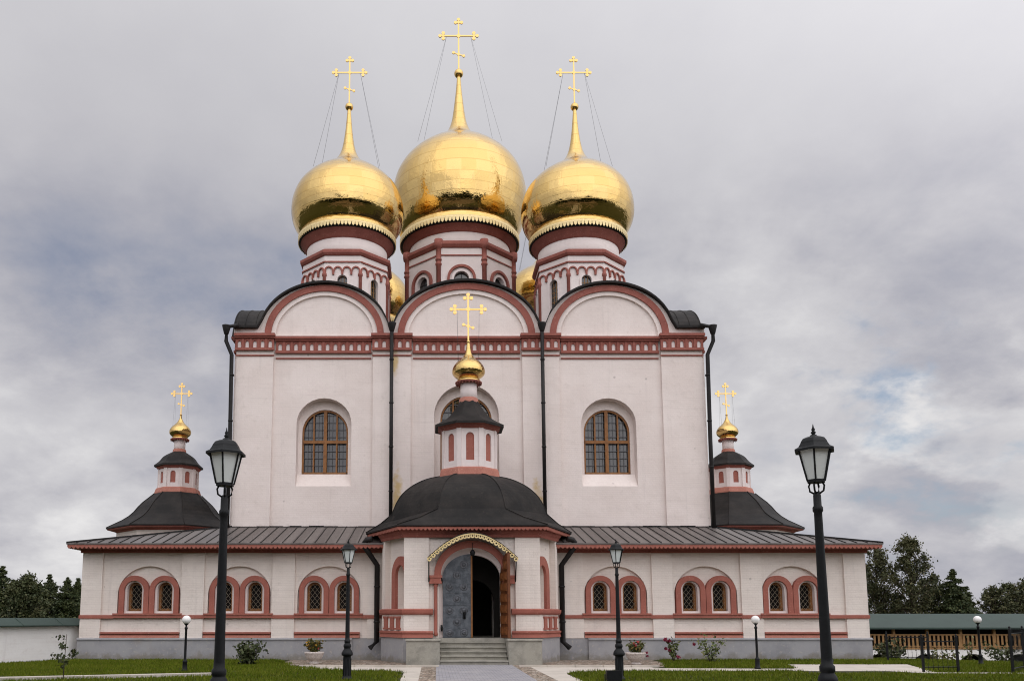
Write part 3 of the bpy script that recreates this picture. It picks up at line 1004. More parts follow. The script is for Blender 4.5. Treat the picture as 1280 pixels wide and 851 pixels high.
def drum_centre(cx, cy):
    ap = 3.08
    hw = ap * math.tan(PI / 8)
    b = MB(); rb = MB(); gl = MB(); gr = MB(); tr = MB()
    for k in range(8):
        a = k * PI / 4
        T = fr(cx + ap * math.sin(a), cy - ap * math.cos(a), a)
        b.plate(rect(-hw, hw, 14.6, 22.3), [arch(0, 17.6, 20.45, 0.42, 0.42, 12)], 0, 0.3, T, back=False)
        tr.plate(arch_band(0, 17.6, 20.45, 0.56, 0.425, 0.56, 0.425, 14), [], -0.06, -0.003, T)
        rb.plate(arch_band(0, 20.02, 20.45, 0.80, 0.66, 0.80, 0.66, 16), [], -0.13, -0.002, T)
        for s_ in (-1, 1):
            rb.box(s_ * .73 - .10, s_ * .73 + .10, -0.15, -0.002, 19.85, 20.04, T)
            rb.box(s_ * .73 - .07, s_ * .73 + .07, -0.12, -0.001, 17.5, 19.85, T)
        rb.box(-hw, hw, -0.05, -0.002, 21.78, 21.85, T)
        gl.plate(arch(0, 17.6, 20.45, 0.42, 0.42, 12), [], 0.2, 0.22, T)
        gr.box(-.018, .018, 0.14, 0.16, 17.6, 20.86, T)
        for i in range(1, 9):
            gr.box(-.41, .41, 0.162, 0.178, 17.6 + i * .36 - .012, 17.6 + i * .36 + .012, T)
        pc = (cx + (ap * K8 + .02) * math.sin(a + OA), cy - (ap * K8 + .02) * math.cos(a + OA))
        rb.lathe([(0.13, 14.7), (0.13, 21.20), (0.18, 21.24), (0.18, 21.33), (0.14, 21.36), (0.14, 21.48), (0.18, 21.50), (0.18, 21.58), (0.14, 21.62), (0.14, 22.2), (0.21, 22.24), (0.24, 22.42), (0.24, 22.72), (0.1, 22.74)], pc[0], pc[1], 12)
    b.lathe([(3.0, 22.3), (3.0, 23.45)], cx, cy, 64)
    d = b.build('drum', M['plaster_drum'], cat)
    rb.lathe([(3.09 * K8, 22.24), (3.16 * K8, 22.28), (3.26 * K8, 22.42), (3.26 * K8, 22.58), (3.14 * K8, 22.66), (3.0 * K8, 22.70)], cx, cy, 8, OA, False, False)
    rb.lathe([(2.99, 23.26), (3.07, 23.28), (3.10, 23.38), (3.22, 23.44), (3.32, 23.56), (3.42, 23.62), (3.42, 23.66)], cx, cy, 72, 0, True, False)
    rb.build('drum_moulding', M['red'], d)
    tr.build('window_trim', M['white'], d)
    gl.build('drum_window', M['glass'], d)
    gr.build('window_grille', M['iron'], d)
    MB().lathe([(3.36, 23.61), (3.50, 23.62), (3.52, 24.0), (3.1, 24.06)], cx, cy, 72, 0, True, False).build('drum_eave', M['roof'], d)
    fringe(cx, cy, 3.56, 23.62, 24.0, 104, d)
    dome(cx, cy, [(3.50, 24.00), (3.46, 24.16), (3.42, 24.32), (3.43, 24.34), (3.60, 24.56), (3.83, 25.08), (3.97, 25.75), (4.05, 26.45), (3.98, 27.38), (3.72, 28.25), (3.23, 29.0), (2.54, 29.64), (1.80, 30.14), (1.21, 30.52), (0.89, 30.82), (0.65, 31.2), (0.47, 31.7), (0.36, 32.3), (0.26, 33.1), (0.17, 33.9), (0.11, 34.7)],
         34.95, 0.28, 3.45, 1.2, 1.25, 2.5, 29.65, (30, 26), 80)

for (dx, dy) in ((-6.2, 42.5), (6.05, 42.5), (-6.2, 55.6), (6.05, 55.6)):
    drum_side(dx, dy)
drum_centre(-0.05, 48.0)

# --- rain pipes on the west wall
def pipe(pts, r, parent=cat, clamps=(), hopper=None):
    pb = MB().tube(pts, r, 10)
    for (x_, y_, z_) in clamps:
        pb.lathe([(r + .02, z_ - .03), (r + .02, z_ + .03)], x_, y_, 10)
        pb.box(x_ - .015, x_ + .015, y_, y_ + .2, z_ - .015, z_ + .015)
    if hopper:
        x_, y_, z_ = hopper
        pb.lathe([(r, z_ - .36), (r * 1.2, z_ - .33), (.18, z_ - .06), (.19, z_), (.205, z_ + .05), (.05, z_ + .04)], x_, y_, 12)
    return pb.build('downpipe', M['pipe'], parent)

for px in (-3.52, 3.28):
    pipe([(px, WY - .32, 14.5), (px, WY - .32, 5.7)], 0.085, clamps=[(px, WY - .32, z) for z in (13.2, 11.2, 9.2, 7.2)], hopper=(px, WY - .32, 14.85))
for s_ in (-1, 1):
    x1 = s_ * 10.72
    pipe([(s_ * 10.45, WY - .35, 14.80), (s_ * 11.0, WY - .35, 14.70), (s_ * 11.0, WY - .35, 14.05), (s_ * 10.76, WY - .22, 13.45), (x1, WY - .22, 9.5), (x1, WY - .22, 5.5)], 0.09,
         clamps=[(x1, WY - .22, z) for z in (12.5, 10.4, 8.3)], hopper=(s_ * 11.0, WY - .35, 14.72))

# --- low gallery
GY = 34.0
GX = 15.82
gal_bays = [-13.13, -9.48, -5.86, 5.72, 9.36, 12.88]
gb = MB()
hs = [arch(bx, 1.84, 2.58, 1.27, 1.16, 20) for bx in gal_bays]
gb.plate(rect(-GX, GX, 0, 4.5), hs + [arch(CX, .5, 2.9, .95)], GY + .10, GY + .25, back=False)
gb.plate(rect(-GX, GX, 0, 4.5), [h for bx in gal_bays for h in (arch(bx - .61, 1.93, 2.80, .31), arch(bx + .61, 1.93, 2.80, .31))] + [arch(CX, .5, 2.9, .95)], GY + .25, GY + .75, back=True)
gb.box(-GX, -GX + .6, GY + .75, 62, 0, 4.5); gb.box(GX - .6, GX, GY + .75, 62, 0, 4.5)
gb.box(-GX, GX, 61.4, 62, 0, 4.5)
gb.build('gallery_wall', M['plaster_low'], cat)
for (x0, x1) in ((-GX - .02, -15.02), (-11.81, -10.9), (-8.15, -7.24), (-4.30, -3.45), (3.35, 4.40), (7.18, 8.02), (10.77, 11.62), (14.95, GX + .02)):
    MB().box(x0, x1, GY, GY + .098, .85, 4.32).build('gallery_pilaster', M['plaster_low'], cat)
gp = MB()
for (x0, x1) in ((-GX - .06, -4.9), (4.55, GX + .06)):
    gp.box(x0, x1, GY - .06, GY + .3, -.2, .80)
gp.box(-4.9, 4.55, GY + .02, GY + .3, -.2, .86)
gp.box(-GX - .06, -GX + .3, GY + .3, 62, -.4, .80); gp.box(GX - .3, GX + .06, GY + .3, 62, -2, .80)
gpo = gp.build('plinth', M['plinth'], cat)
gc = MB()
for (x0, x1) in ((-GX - .09, -4.9), (4.55, GX + .09)):
    gc.add([(x0, GY - .10, .78), (x1, GY - .10, .78), (x1, GY - .10, .825), (x0, GY - .10, .825), (x0, GY + .02, .88), (x1, GY + .02, .88), (x0, GY + .02, .78), (x1, GY + .02, .78)],
           [(0, 1, 2, 3), (3, 2, 5, 4), (6, 7, 1, 0), (0, 3, 4, 6), (1, 7, 5, 2)])
gc.build('plinth_ledge', M['plinth'], gpo)
# string course: bold in the bays, thinner over the pilasters
for bx in gal_bays:
    sb = MB()
    sb.box(bx - 1.36, bx + 1.36, GY - .07, GY + .12, 1.66, 1.84)
    sb.box(bx - 1.38, bx + 1.38, GY - .10, GY + .12, 1.77, 1.845)
    sb.build('string_course', M['red_low'], cat)
for (x0, x1) in ((-GX - .05, -14.49), (-11.77, -10.84), (-8.12, -7.22), (-4.50, -3.4), (3.35, 4.36), (7.08, 8.0), (10.72, 11.52), (14.24, GX + .05)):
    MB().box(x0, x1, GY - .05, GY + .11, 1.64, 1.775).build('string_course', M['red_low'], cat)
for (x0, x1) in ((-15.0, -11.83), (-10.88, -8.17), (-7.22, -4.6), (4.42, 7.16), (8.04, 10.75), (11.64, 14.93)):
    lbo = MB().box(x0, x1, GY - .04, GY + .105, 1.03, 1.10).build('lower_band', M['red_low'], cat)
    q_ = MB(); q_.add([(x0, GY - .03, .875), (x1, GY - .03, .875), (x1, GY + .06, 1.028), (x0, GY + .06, 1.028), (x0, GY + .105, .875), (x1, GY + .105, .875), (x0, GY + .105, 1.028), (x1, GY + .105, 1.028)], [(0, 1, 2, 3), (0, 3, 6, 4), (1, 5, 7, 2), (4, 5, 1, 0)])
    q_.build('sloped_face', M['red_pale'], lbo)
fb = MB().box(-GX - .05, GX + .05, GY - .06, GY + .2, 4.28, 4.56)
for x0, x1 in ((-GX - .08, -15.0), (-11.83, -10.88), (-8.17, -7.22), (7.16, 8.04), (10.75, 11.64), (14.93, GX + .08)):
    fb.box(x0, x1, GY - .10, GY - .055, 4.26, 4.54)
fb.build('frieze', M['red'], cat)
# paired windows
for bx in gal_bays:
    wb = MB()
    for s_ in (-1, 1):
        wb.plate(arch_band(bx + s_ * .61, 1.845, 2.76, .60, .395, .60, .395, 18), [], GY + .06, GY + .249)
    wb.build('window_surround', M['red_low'], cat)
    for s_ in (-1, 1):
        wx = bx + s_ * .61
        tb = MB().plate(arch(wx, 1.846, 2.76, .392, .392, 16), [arch(wx, 1.93, 2.80, .305, .30, 16)], GY + .17, GY + .60, back=False)
        wo = tb.build('gallery_window', M['white'], cat)
        MB().plate(arch(wx, 1.932, 2.80, .303, .298, 16), [arch(wx, 2.04, 2.80, .205, .205, 16)], GY + .40, GY + .56, back=False).build('frame', M['wood'], wo)
        lat = MB()
        def inside(x_, z_): return abs(x_ - wx) <= .25 and (1.97 <= z_ <= 2.80 or (z_ > 2.8 and (x_ - wx) ** 2 + (z_ - 2.8) ** 2 <= .0625))
        for sg in (-1, 1):
            for k in range(-14, 15):
                pts = []
                for q in range(61):
                    x_ = wx - .25 + q * .5 / 60
                    z_ = 2.45 + sg * (x_ - wx) * 1.25 + k * .235
                    if inside(x_, z_): pts.append((x_, GY + .385 + .010 * sg, z_))
                if len(pts) > 3: lat.tube([pts[0], pts[-1]], .007, 4, False)
        lat.build('lattice', M['grille'], wo)
        MB().plate(arch(wx, 1.94, 2.80, .30, .296, 16), [], GY + .54, GY + .55).build('pane', M['glass_dim'], wo)
# roof of the gallery with standing seams
EY, EX, EZ = 33.2, 16.2, 4.60
TZ = 5.66
rb = MB()
A = [(-EX, EY, EZ), (EX, EY, EZ), (EX, 62.8, EZ), (-EX, 62.8, EZ)]
B = [(-10.55, WY + .05, TZ), (10.55, WY + .05, TZ), (10.55, 59, TZ), (-10.55, 59, TZ)]
rb.add(A + B, [(i, (i + 1) % 4, 4 + (i + 1) % 4, 4 + i) for i in range(4)])
rb.add([(x_, y_, z_ - .05) for x_, y_, z_ in A] + [(-GX + .5, GY + .5, EZ - .06), (GX - .5, GY + .5, EZ - .06), (GX - .5, 61.5, EZ - .06), (-GX + .5, 61.5, EZ - .06)],
       [(i, 4 + i, 4 + (i + 1) % 4, (i + 1) % 4) for i in range(4)])
rb.add(A + [(x_, y_, z_ - .05) for x_, y_, z_ in A], [(i, 4 + i, 4 + (i + 1) % 4, (i + 1) % 4) for i in range(4)])
gro = rb.build('gallery_roof', M['roof_grey'], cat)
sm = MB()
def ridge(p, q, hgt=.032, th=.012):
    p, q = Vector(p), Vector(q)
    d = (q - p).normalized(); sd = Vector((d.y, -d.x, 0)).normalized() * th
    vs = [p - sd, p + sd, q + sd, q - sd]
    sm.add([tuple(v_) for v_ in vs] + [tuple(v_ + Vector((0, 0, hgt))) for v_ in vs], [(4, 5, 6, 7), (0, 1, 5, 4), (1, 2, 6, 5), (2, 3, 7, 6), (3, 0, 4, 7)])
k = -37
while k <= 37:
    x_ = k * .43 + .1
    if abs(x_) < EX - .05:
        if abs(x_) < 10.5: t = 1.0
        else: t = (EX - abs(x_)) / (EX - 10.55)
        ridge((x_, EY, EZ), (x_, EY + (WY + .05 - EY) * t, EZ + (TZ - EZ) * t))
    k += 1
for s_ in (-1, 1):
    y_ = EY + .43
    while y_ < 62:
        t = min(1, (y_ - EY) / (WY + .05 - EY)); 
        if y_ > 59: t = min(t, (62.8 - y_) / 3.8)
        ridge((s_ * EX, y_, EZ), (s_ * (EX - (EX - 10.55) * t), y_, EZ + (TZ - EZ) * t))
        y_ += .43
    ridge((s_ * EX, EY, EZ), (s_ * 10.55, WY + .05, TZ), .06, .03)
sm.build('roof_seam', M['pipe'], gro)
fa = MB()
fa.plate(scallop(-EX + .03, EX - .03, EZ - .14, EZ - .055, .17, .075), [], EY + .03, EY + .06)
fa.box(-EX + .03, EX - .03, EY + .062, EY + .10, EZ - .15, EZ - .055)
for s_ in (-1, 1):
    T = fr(s_ * EX, 48, s_ * PI / 2)
    fa.plate(scallop(-14.7, 14.7, EZ - .15, EZ - .055, .16, .055), [], .03, .06, T)
so = fa.build('eave_board', M['red_low'], cat)
sf = MB()
for (xa, xb) in ((-EX + .1, -4.3), (4.0, EX - .1)):
    sf.add([(xa, EY + .10, EZ - .17), (xb, EY + .10, EZ - .17), (xb, GY + .05, EZ - .2), (xa, GY + .05, EZ - .2)], [(0, 1, 2, 3)])
for s_ in (-1, 1):
    sf.add([(s_ * (EX - .1), EY + .1, EZ - .17), (s_ * (GX - .05), GY + .05, EZ - .2), (s_ * (GX - .05), 62, EZ - .2), (s_ * (EX - .1), 62.7, EZ - .17)], [(0, 1, 2, 3)])
sf.build('soffit', M['red'], cat)
# ragged flashing where the roof meets the main wall
fl = MB(); x_ = -10.6
while x_ < 10.5:
    wd = random.uniform(.25, .9)
    fl.box(x_, min(x_ + wd, 10.6), WY - .03, WY + .02, TZ - .05, TZ + random.uniform(.01, .05)); x_ += wd
fl.build('flashing', M['pipe'], cat)

# --- lanterns (entrance porch and the two side porches)
def lantern(cx, cy, prof, name_parent):
    """prof: dict of levels for the small tower above a porch roof"""
    p = prof
    ap = p['ap']; hw = ap * math.tan(PI / 8)
    b = MB(); nbs = []
    for k in range(8):
        nb = MB(); nbs.append(nb)
        a = k * PI / 4
        T = fr(cx + ap * math.sin(a), cy - ap * math.cos(a), a)
        zs = p['z2'] - .30 * p['s']
        b.plate(rect(-hw, hw, p['z1'], p['z2'] + .15), [arch(0, p['z1'] + .30 * p['s'], zs - .05, .165 * p['s'], .17 * p['s'], 10)], 0, .08, T, back=False)
        nb.plate(arch(0, p['z1'] + .30 * p['s'], zs - .05, .166 * p['s'], .171 * p['s'], 10), [], .05, .07, T)
        pc = (cx + ap * K8 * math.sin(a + OA), cy - ap * K8 * math.cos(a + OA))
        Tc = fr(pc[0], pc[1], a + OA)
        b.plate(rect(-.10, .10, p['z1'], p['z2']), [], -.015, .05, Tc)
    lo = b.build('lantern', M['white'], name_parent)
    for nb in nbs: nb.build('blind_window', M['red_low'], lo)
    rb = MB()
    rb.lathe([(p['rb'] * K8, p['z0']), (p['rb'] * K8, p['z0'] + .06), ((ap + .10) * K8, p['z1'] - .05), ((ap + .06) * K8, p['z1'] + .02), (ap * .9, p['z1'] + .02)], cx, cy, 8, OA, False, False)
    rb.build('lantern_base', M['red_pale'], lo)
    MB().lathe([(ap * K8, p['z2'] - .02), ((ap + .05) * K8, p['z2']), ((ap + .13) * K8, p['z2'] + .1), ((p['re'] - .1) * K8, p['z2'] + .17)], cx, cy, 8, OA, False, False).build('lantern_cornice', M['red'], lo)
    ez = p['z2'] + .16
    rn = p['rn']
    MB().lathe([((p['re'] - .15) * K8, ez), (p['re'] * K8, ez - .03), (p['re'] * K8, ez + .07)] + [(r_ * K8, z_) for r_, z_ in spline([(p['re'], ez + .07), (p['re'] * (.80 if p.get('bell') else .64), ez + (p['z3'] - ez) * .34), (p['re'] * (.62 if p.get('bell') else .42), ez + (p['z3'] - ez) * .68), (rn + .03, p['z3'])], 4)], cx, cy, 8, OA, False, False).build('lantern_roof', M['roof'], lo)
    MB().lathe([(rn + .06, p['z3'] - .05), (rn + .05, p['z3'] + .12), (rn + .015, p['z3'] + .16), (rn, p['z3'] + .17)], cx, cy, 20, 0, True, False).build('neck_collar', M['red_pale'], lo)
    MB().lathe([(rn, p['z3']), (rn, p['z4'])], cx, cy, 24).build('neck', M['white'], lo)
    sk = MB().lathe([(rn, p['z4'] - .06), (rn + .12, p['z4'] - .03), (rn + .21, p['z4'] - .06), (rn + .22, p['z4'] + .0), (rn, p['z4'] + .05)], cx, cy, 28, 0, True, False)
    for k in range(24):
        a = 2 * PI * k / 24
        T = fr(cx + (rn + .19) * math.sin(a), cy - (rn + .19) * math.cos(a), a)
        sk.plate([(-.04, p['z4'] - .05), (0, p['z4'] - .13), (.04, p['z4'] - .05)], [], -.008, .008, T)
    sk.build('neck_skirt', M['red'], lo)
    rd, zd, zt = p['rd'], p['z4'], p['z5']
    h = rd / .68
    dome(cx, cy, [(rn + .16, zd + .03), (rn + .14, zd + .09 * h), (rn + .07, zd + .13 * h), (rn + .12, zd + .17 * h), (rd * .93, zd + .31 * h), (rd, zd + .46 * h), (rd * .95, zd + .62 * h), (rd * .79, zd + .79 * h), (rd * .54, zd + .95 * h), (rd * .34, zd + 1.09 * h), (rd * .20, zd + 1.25 * h), (rd * .12, zt - .15), (rd * .09, zt)],
         zt + .06, .075 * h, p['ch'], p['cw'], p['cs'], rd * .62, zd + .85 * h, (14, 9), 40)
    return lo

PY = 34.6
lantern(CX + .05, PY, dict(ap=1.09, s=1.0, z0=7.30, rb=1.25, z1=7.71, z2=9.34, re=1.42, z3=10.67, rn=.35, z4=11.52, rd=.70, z5=13.25, ch=2.08, cw=.76, cs=.95), cat)
SIDE = dict(bell=1, ap=1.04, s=.9, z0=8.70, rb=1.2, z1=9.0, z2=10.12, re=1.27, z3=11.2, rn=.32, z4=11.95, rd=.62, z5=13.35, ch=1.85, cw=.60, cs=.85)

def octo(hx, hy, fx, fy, cx, cy, z):
    """eight corners, front edge first: half sizes hx, hy and front/side half edges fx, fy"""
    pts = [(-fx, -hy), (fx, -hy), (hx, -fy), (hx, fy), (fx, hy), (-fx, hy), (-hx, fy), (-hx, -fy)]
    return [(cx + x_, cy + y_, z) for x_, y_ in pts]

def reg(ap, cx, cy, z):
    q = ap * math.tan(PI / 8)
    return octo(ap, ap, q, q, cx, cy, z)

# side porches standing half way along the gallery, seen above its roof
for s_, sx in ((-1, -16.35), (1, 15.55)):
    cy = 48.0
    MB().loft([reg(3.0, sx, cy, -2), reg(3.0, sx, cy, 6.4)]).build('side_porch_wall', M['plaster_low'], cat)
    MB().loft([reg(3.01, sx, cy, 6.36), reg(3.07, sx, cy, 6.40), reg(3.13, sx, cy, 6.49), reg(3.46, sx, cy, 6.5), reg(3.46, sx, cy, 6.56)]).build('side_porch_cornice', M['red'], cat)
    sp = [(3.4, 6.56), (3.52, 6.56), (3.52, 6.62), (2.75, 7.08), (2.44, 7.32), (2.20, 7.58), (2.0, 7.88), (1.78, 8.15), (1.46, 8.46), (1.22, 8.70)]
    spr = [reg(r_, sx, cy, z_) for r_, z_ in sp]
    MB().loft(spr).build('side_porch_roof', M['roof'], cat)
    hb = MB()
    for k in range(8): hb.tube([(r_[k][0], r_[k][1], r_[k][2] + .01) for r_ in spr[2:]], .028, 5)
    hb.build('roof_hip', M['roof'], cat)
    lantern(sx - .03, cy, SIDE, cat)

# --- entrance porch
FY = 31.5           # front face of the porch
def porch_ring(d, z):
    return [(CX - 3.47 - d, 34.1, z), (CX - 3.47 - d, 33.3 - d * .55, z), (CX - 2.55 - d * .55, FY - d, z), (CX + 2.55 + d * .55, FY - d, z), (CX + 3.47 + d, 33.3 - d * .55, z), (CX + 3.47 + d, 34.1, z)]
pp = [(p_[0], p_[1]) for p_ in porch_ring(0, 0)]
dxc, dyc = .92, 1.8
Lc = math.hypot(dxc, dyc)
pw = MB()
# front wall: recessed field between two corner piers, with the doorway
pw.plate(rect(CX - 1.62, CX + 1.62, .6, 4.95), [arch(CX, .6, 3.25, 1.24, 1.08, 24)], FY + .12, FY + .60, back=True)
for s_ in (-1, 1):
    xa, xb = sorted((CX + s_ * 1.62, CX + s_ * 2.55))
    pw.box(xa, xb, FY, FY + .6, .0, 4.95)
# diagonal side walls: a parapet flush with the piers, the arched wall set back above it
ANG = math.atan2(dyc, dxc)
def diag(s_, set_back=0.0):
    nx_, ny_ = -math.sin(ANG), math.cos(ANG)
    if s_ > 0: return fr(CX + 2.55 + dxc / 2 + nx_ * set_back, FY + dyc / 2 + ny_ * set_back, ANG)
    return fr(CX - 2.55 - dxc / 2 - nx_ * set_back, FY + dyc / 2 + ny_ * set_back, -ANG)
def part_band(cx, z0, zs, ho, hi, side, lim, n=14):
    """arched trim whose far leg runs into the neighbouring pier"""
    ao = math.acos(max(-1, min(1, (lim - cx) * side / ho))); ai = math.acos(max(-1, min(1, (lim - cx) * side / hi)))
    return [(cx + side * ho, z0)] + [(cx + side * ho * math.cos(ao * i / n), zs + ho * math.sin(ao * i / n)) for i in range(n + 1)] + \
           [(cx + side * hi * math.cos(ai * i / n), zs + hi * math.sin(ai * i / n)) for i in range(n, -1, -1)] + [(cx + side * hi, z0)]
WC = .36            # opening stands close to the pier
for s_ in (-1, 1):
    T = diag(s_)
    pw.box(-Lc / 2, Lc / 2, 0, .45, 0, 1.88, T)
    T2 = diag(s_, .24)
    pw.plate(rect(-Lc / 2, Lc / 2, 1.80, 4.95), [arch(-s_ * WC, 1.95, 3.30, .40, .42, 14)], 0.0, .40, T2, back=True)
    xa, xb = sorted((CX + s_ * 3.465, CX + s_ * 3.0)); pw.box(xa, xb, 33.31, 34.08, 0, 4.95)
    xa, xb = sorted((s_ * Lc / 2, s_ * (Lc / 2 - .24))); pw.box(xa, xb, 0.004, .3, 1.88, 4.95, T)
pwo = pw.build('porch_wall', M['plaster_low'], cat)
for s_ in (-1, 1):
    T2 = diag(s_, .24)
    MB().plate(part_band(-s_ * WC, 1.90, 3.26, .74, .40, s_, -s_ * (Lc / 2 - .03)), [], -.12, -.003, T2).build('opening_trim', M['red_low'], cat)
    MB().plate(arch(-s_ * WC, 1.95, 3.30, .398, .418, 14), [], .26, .30, T2).build('blind_opening', M['white'], cat)
    T = diag(s_)
    for q in (-.56, .0, .56):
        MB().box(q - .15, q + .15, -.05, -.003, 1.24, 1.70, T).box(q - .20, q + .20, -.07, -.003, 1.64, 1.72, T).box(q - .20, q + .20, -.07, -.003, 1.22, 1.29, T).build('red_panel', M['red_low'], cat)
def half_path(s_):
    ring = porch_ring(0, 0)
    if s_ < 0: return [(p_[0], p_[1]) for p_ in ring[:3]] + [(CX - 1.46, FY)]
    return [(CX + 1.46, FY)] + [(p_[0], p_[1]) for p_ in ring[3:]]
for s_ in (-1, 1):
    pth = half_path(s_)
    MB().sweep(pth, [(-.25, 1.885), (0.004, 1.78), (.08, 1.80), (.11, 1.86), (.12, 1.96), (.004, 2.0), (-.25, 2.0)]).build('string_course', M['red_low'], cat)
    MB().sweep(pth, [(0.004, .93), (.09, .93), (.06, 1.06), (.10, 1.10), (.10, 1.16), (.004, 1.18)]).build('porch_moulding', M['red_low'], cat)
    MB().sweep(pth, [(0.006, -.2), (.03, -.2), (.03, .925), (.006, .925)]).build('porch_plinth', M['plinth'], cat)
# red cornice and scalloped eave board of the porch
pc_ = MB().sweep(pp, [(0.0, 4.66), (.05, 4.66), (.08, 4.76), (.14, 4.82), (.18, 4.90), (.18, 4.95), (0.0, 4.95)])
pc_.build('porch_cornice', M['red'], cat)
eb = MB()
ring = [(CX - 4.13, 35.2), (CX - 4.13, 34.16), (CX - 2.78, 31.09), (CX + 2.78, 31.09), (CX + 4.13, 34.16), (CX + 4.13, 35.2)]
for i in range(5):
    a_, b_2 = Vector(ring[i][:2]), Vector(ring[i + 1][:2])
    L_ = (b_2 - a_).length
    T = fr(a_.x, a_.y, math.atan2(b_2.y - a_.y, b_2.x - a_.x))
    eb.plate(scallop(0, L_, 4.96, 5.03, .16, .07), [], 0, .03, T)
    eb.box(0, L_, .032, .08, 4.955, 5.03, T)
eb.build('porch_eave_board', M['red_low'], cat)
sr = MB()
sr.loft([[(p_[0], p_[1], 4.97) for p_ in ring], [(p_[0], p_[1], 4.96) for p_ in porch_ring(.1, 0)]])
sr.build('porch_soffit', M['red'], cat)
# domed roof
def mixring(t, r_, z):
    E_ = octo(4.20, 3.56, 2.80, .45, CX, PY, z)
    G_ = reg(r_, CX, PY, z)
    return [tuple(a_ * t + b_ * (1 - t) for a_, b_ in zip(p_, q_)) for p_, q_ in zip(E_, G_)]
rings = [mixring(.97, 3.3, 5.04), [(p_[0], p_[1], 5.045) for p_ in mixring(1, 3, 5.035)], [(p_[0], p_[1], 5.10) for p_ in mixring(1, 3, 5.1)]]
rings += [mixring(.45, 3.10, 5.40), mixring(.0, 3.10, 5.75)]
for r_, z_ in spline([(3.10, 5.75), (2.93, 6.2), (2.68, 6.60), (2.25, 6.98), (1.70, 7.27), (1.17, 7.42)], 3)[1:]:
    rings.append(reg(r_, CX, PY, z_))
MB().loft(rings).build('porch_roof', M['roof'], cat)
# rolled seams along the hips
hb = MB()
for k in (0, 1, 2, 7):
    hb.tube([(r_[k][0], r_[k][1], r_[k][2] + .01) for r_ in rings[2:]], .022, 5)
hb.build('roof_hip', M['roof'], cat)
# doorway: red arch, capitals, white reveal
da = MB()
da.plate(arch_band(CX, 3.24, 3.25, 1.42, 1.17, 1.29, 1.03, 26), [], FY + .0, FY + .118)
for s_ in (-1, 1):
    xa, xb = sorted((CX + s_ * 1.16, CX + s_ * 1.58))
    da.box(xa, xb, FY - .07, FY + .118, 2.94, 3.24); da.box(xa - .03, xb + .03, FY - .11, FY + .118, 3.15, 3.238); da.box(xa - .02, xb + .02, FY - .09, FY + .118, 2.93, 3.01)
    da.lathe([(.06, 1.0), (.09, 1.05), (.065, 1.12), (.065, 2.80), (.09, 2.87), (.09, 2.93)], CX + s_ * 1.36, FY + .05, 12)
da.build('door_arch', M['red_low'], cat)
dr = MB().plate(arch(CX, .92, 3.25, 1.30, 1.12, 24), [arch(CX, .92, 3.18, 1.09, .86, 24)], FY + .42, FY + .75, back=True)
dr.build('door_reveal', M['white'], cat)
fl_ = MB().box(CX - 2.38, CX + 2.38, FY + .02, 36.6, .55, .915)
fl_.build('porch_floor', M['stone'], cat)
# porch interior, its shade put into a near-black wall colour
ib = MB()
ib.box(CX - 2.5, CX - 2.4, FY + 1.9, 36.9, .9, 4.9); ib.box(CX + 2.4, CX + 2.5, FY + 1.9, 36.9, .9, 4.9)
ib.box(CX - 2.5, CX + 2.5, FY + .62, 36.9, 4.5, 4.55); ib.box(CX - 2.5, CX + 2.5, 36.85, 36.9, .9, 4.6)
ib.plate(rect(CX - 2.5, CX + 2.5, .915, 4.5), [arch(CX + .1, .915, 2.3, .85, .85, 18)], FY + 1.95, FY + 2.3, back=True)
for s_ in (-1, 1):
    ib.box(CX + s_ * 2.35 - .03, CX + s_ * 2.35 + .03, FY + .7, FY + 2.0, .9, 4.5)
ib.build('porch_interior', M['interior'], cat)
# closed left leaf of the door: half an arch in grey metal with studs
def leaf_outline(s_, z0, zs, hw, rise, n=12):
    pts = [(0, z0)]
    if s_ < 0:
        pts = [(-hw, z0), (0, z0), (0, zs + rise)] + [(-hw * math.sin(PI / 2 * i / n), zs + rise * math.cos(PI / 2 * i / n)) for i in range(1, n + 1)]
    else:
        pts = [(0, z0), (hw, z0)] + [(hw * math.cos(PI / 2 * i / n), zs + rise * math.sin(PI / 2 * i / n)) for i in range(n + 1)]
    return pts
LY = FY + .33
T = fr(CX - .02, LY, 0)
lf = MB().plate(leaf_outline(-1, .93, 3.18, 1.07, .88), [], 0, .07, T)
lfo = lf.build('door_leaf', M['door'], cat)
lfo['label'] = 'closed grey metal door leaf with round studs'
st = MB()
for zz in (1.28, 1.72, 2.16, 2.60, 3.04, 3.46):
    hw_ = 1.07 if zz < 3.1 else .98
    st.box(-hw_ + .03, -.05, -.016, -.001, zz - .02, zz + .02, T)
st.box(-.56, -.53, -.014, -.001, .95, 3.90, T)
st.build('strap', M['door'], lfo)
for i, zz in enumerate((1.10, 1.50, 1.94, 2.38, 2.82, 3.26, 3.66)):
    for q in ((-.82, -.28) if i % 2 == 0 else (-.54,)):
        if zz > 3.4 and q < -.4: continue
        c_ = T(q, 0, zz); n = 16
        sd_ = MB()
        for (r0, y0_, r1, y1_) in ((.15, -.002, .13, -.025), (.085, -.02, .04, -.075)):
            rings_ = [[T(q + r_ * math.cos(2 * PI * k / n), yy, zz + r_ * math.sin(2 * PI * k / n)) for k in range(n)] for r_, yy in ((r0, y0_), (r1, y1_))]
            o_ = len(sd_.v); sd_.loft(rings_, True); sd_.f.append(tuple(range(o_ + n, o_ + 2 * n))); sd_.sm.append(False)
        sd_.build('stud', M['stud'], lfo)
hd = MB().tube([T(-.27, -.02, 1.86), T(-.27, -.10, 1.84), T(-.25, -.11, 1.70), T(-.27, -.02, 1.66)], .018, 6)
hd.box(-.33, -.21, -.03, -.001, 1.62, 1.92, T)
hd.build('handle', M['iron'], lfo)
ed = MB().box(-.015, .045, -.03, .09, .93, 4.05, T)
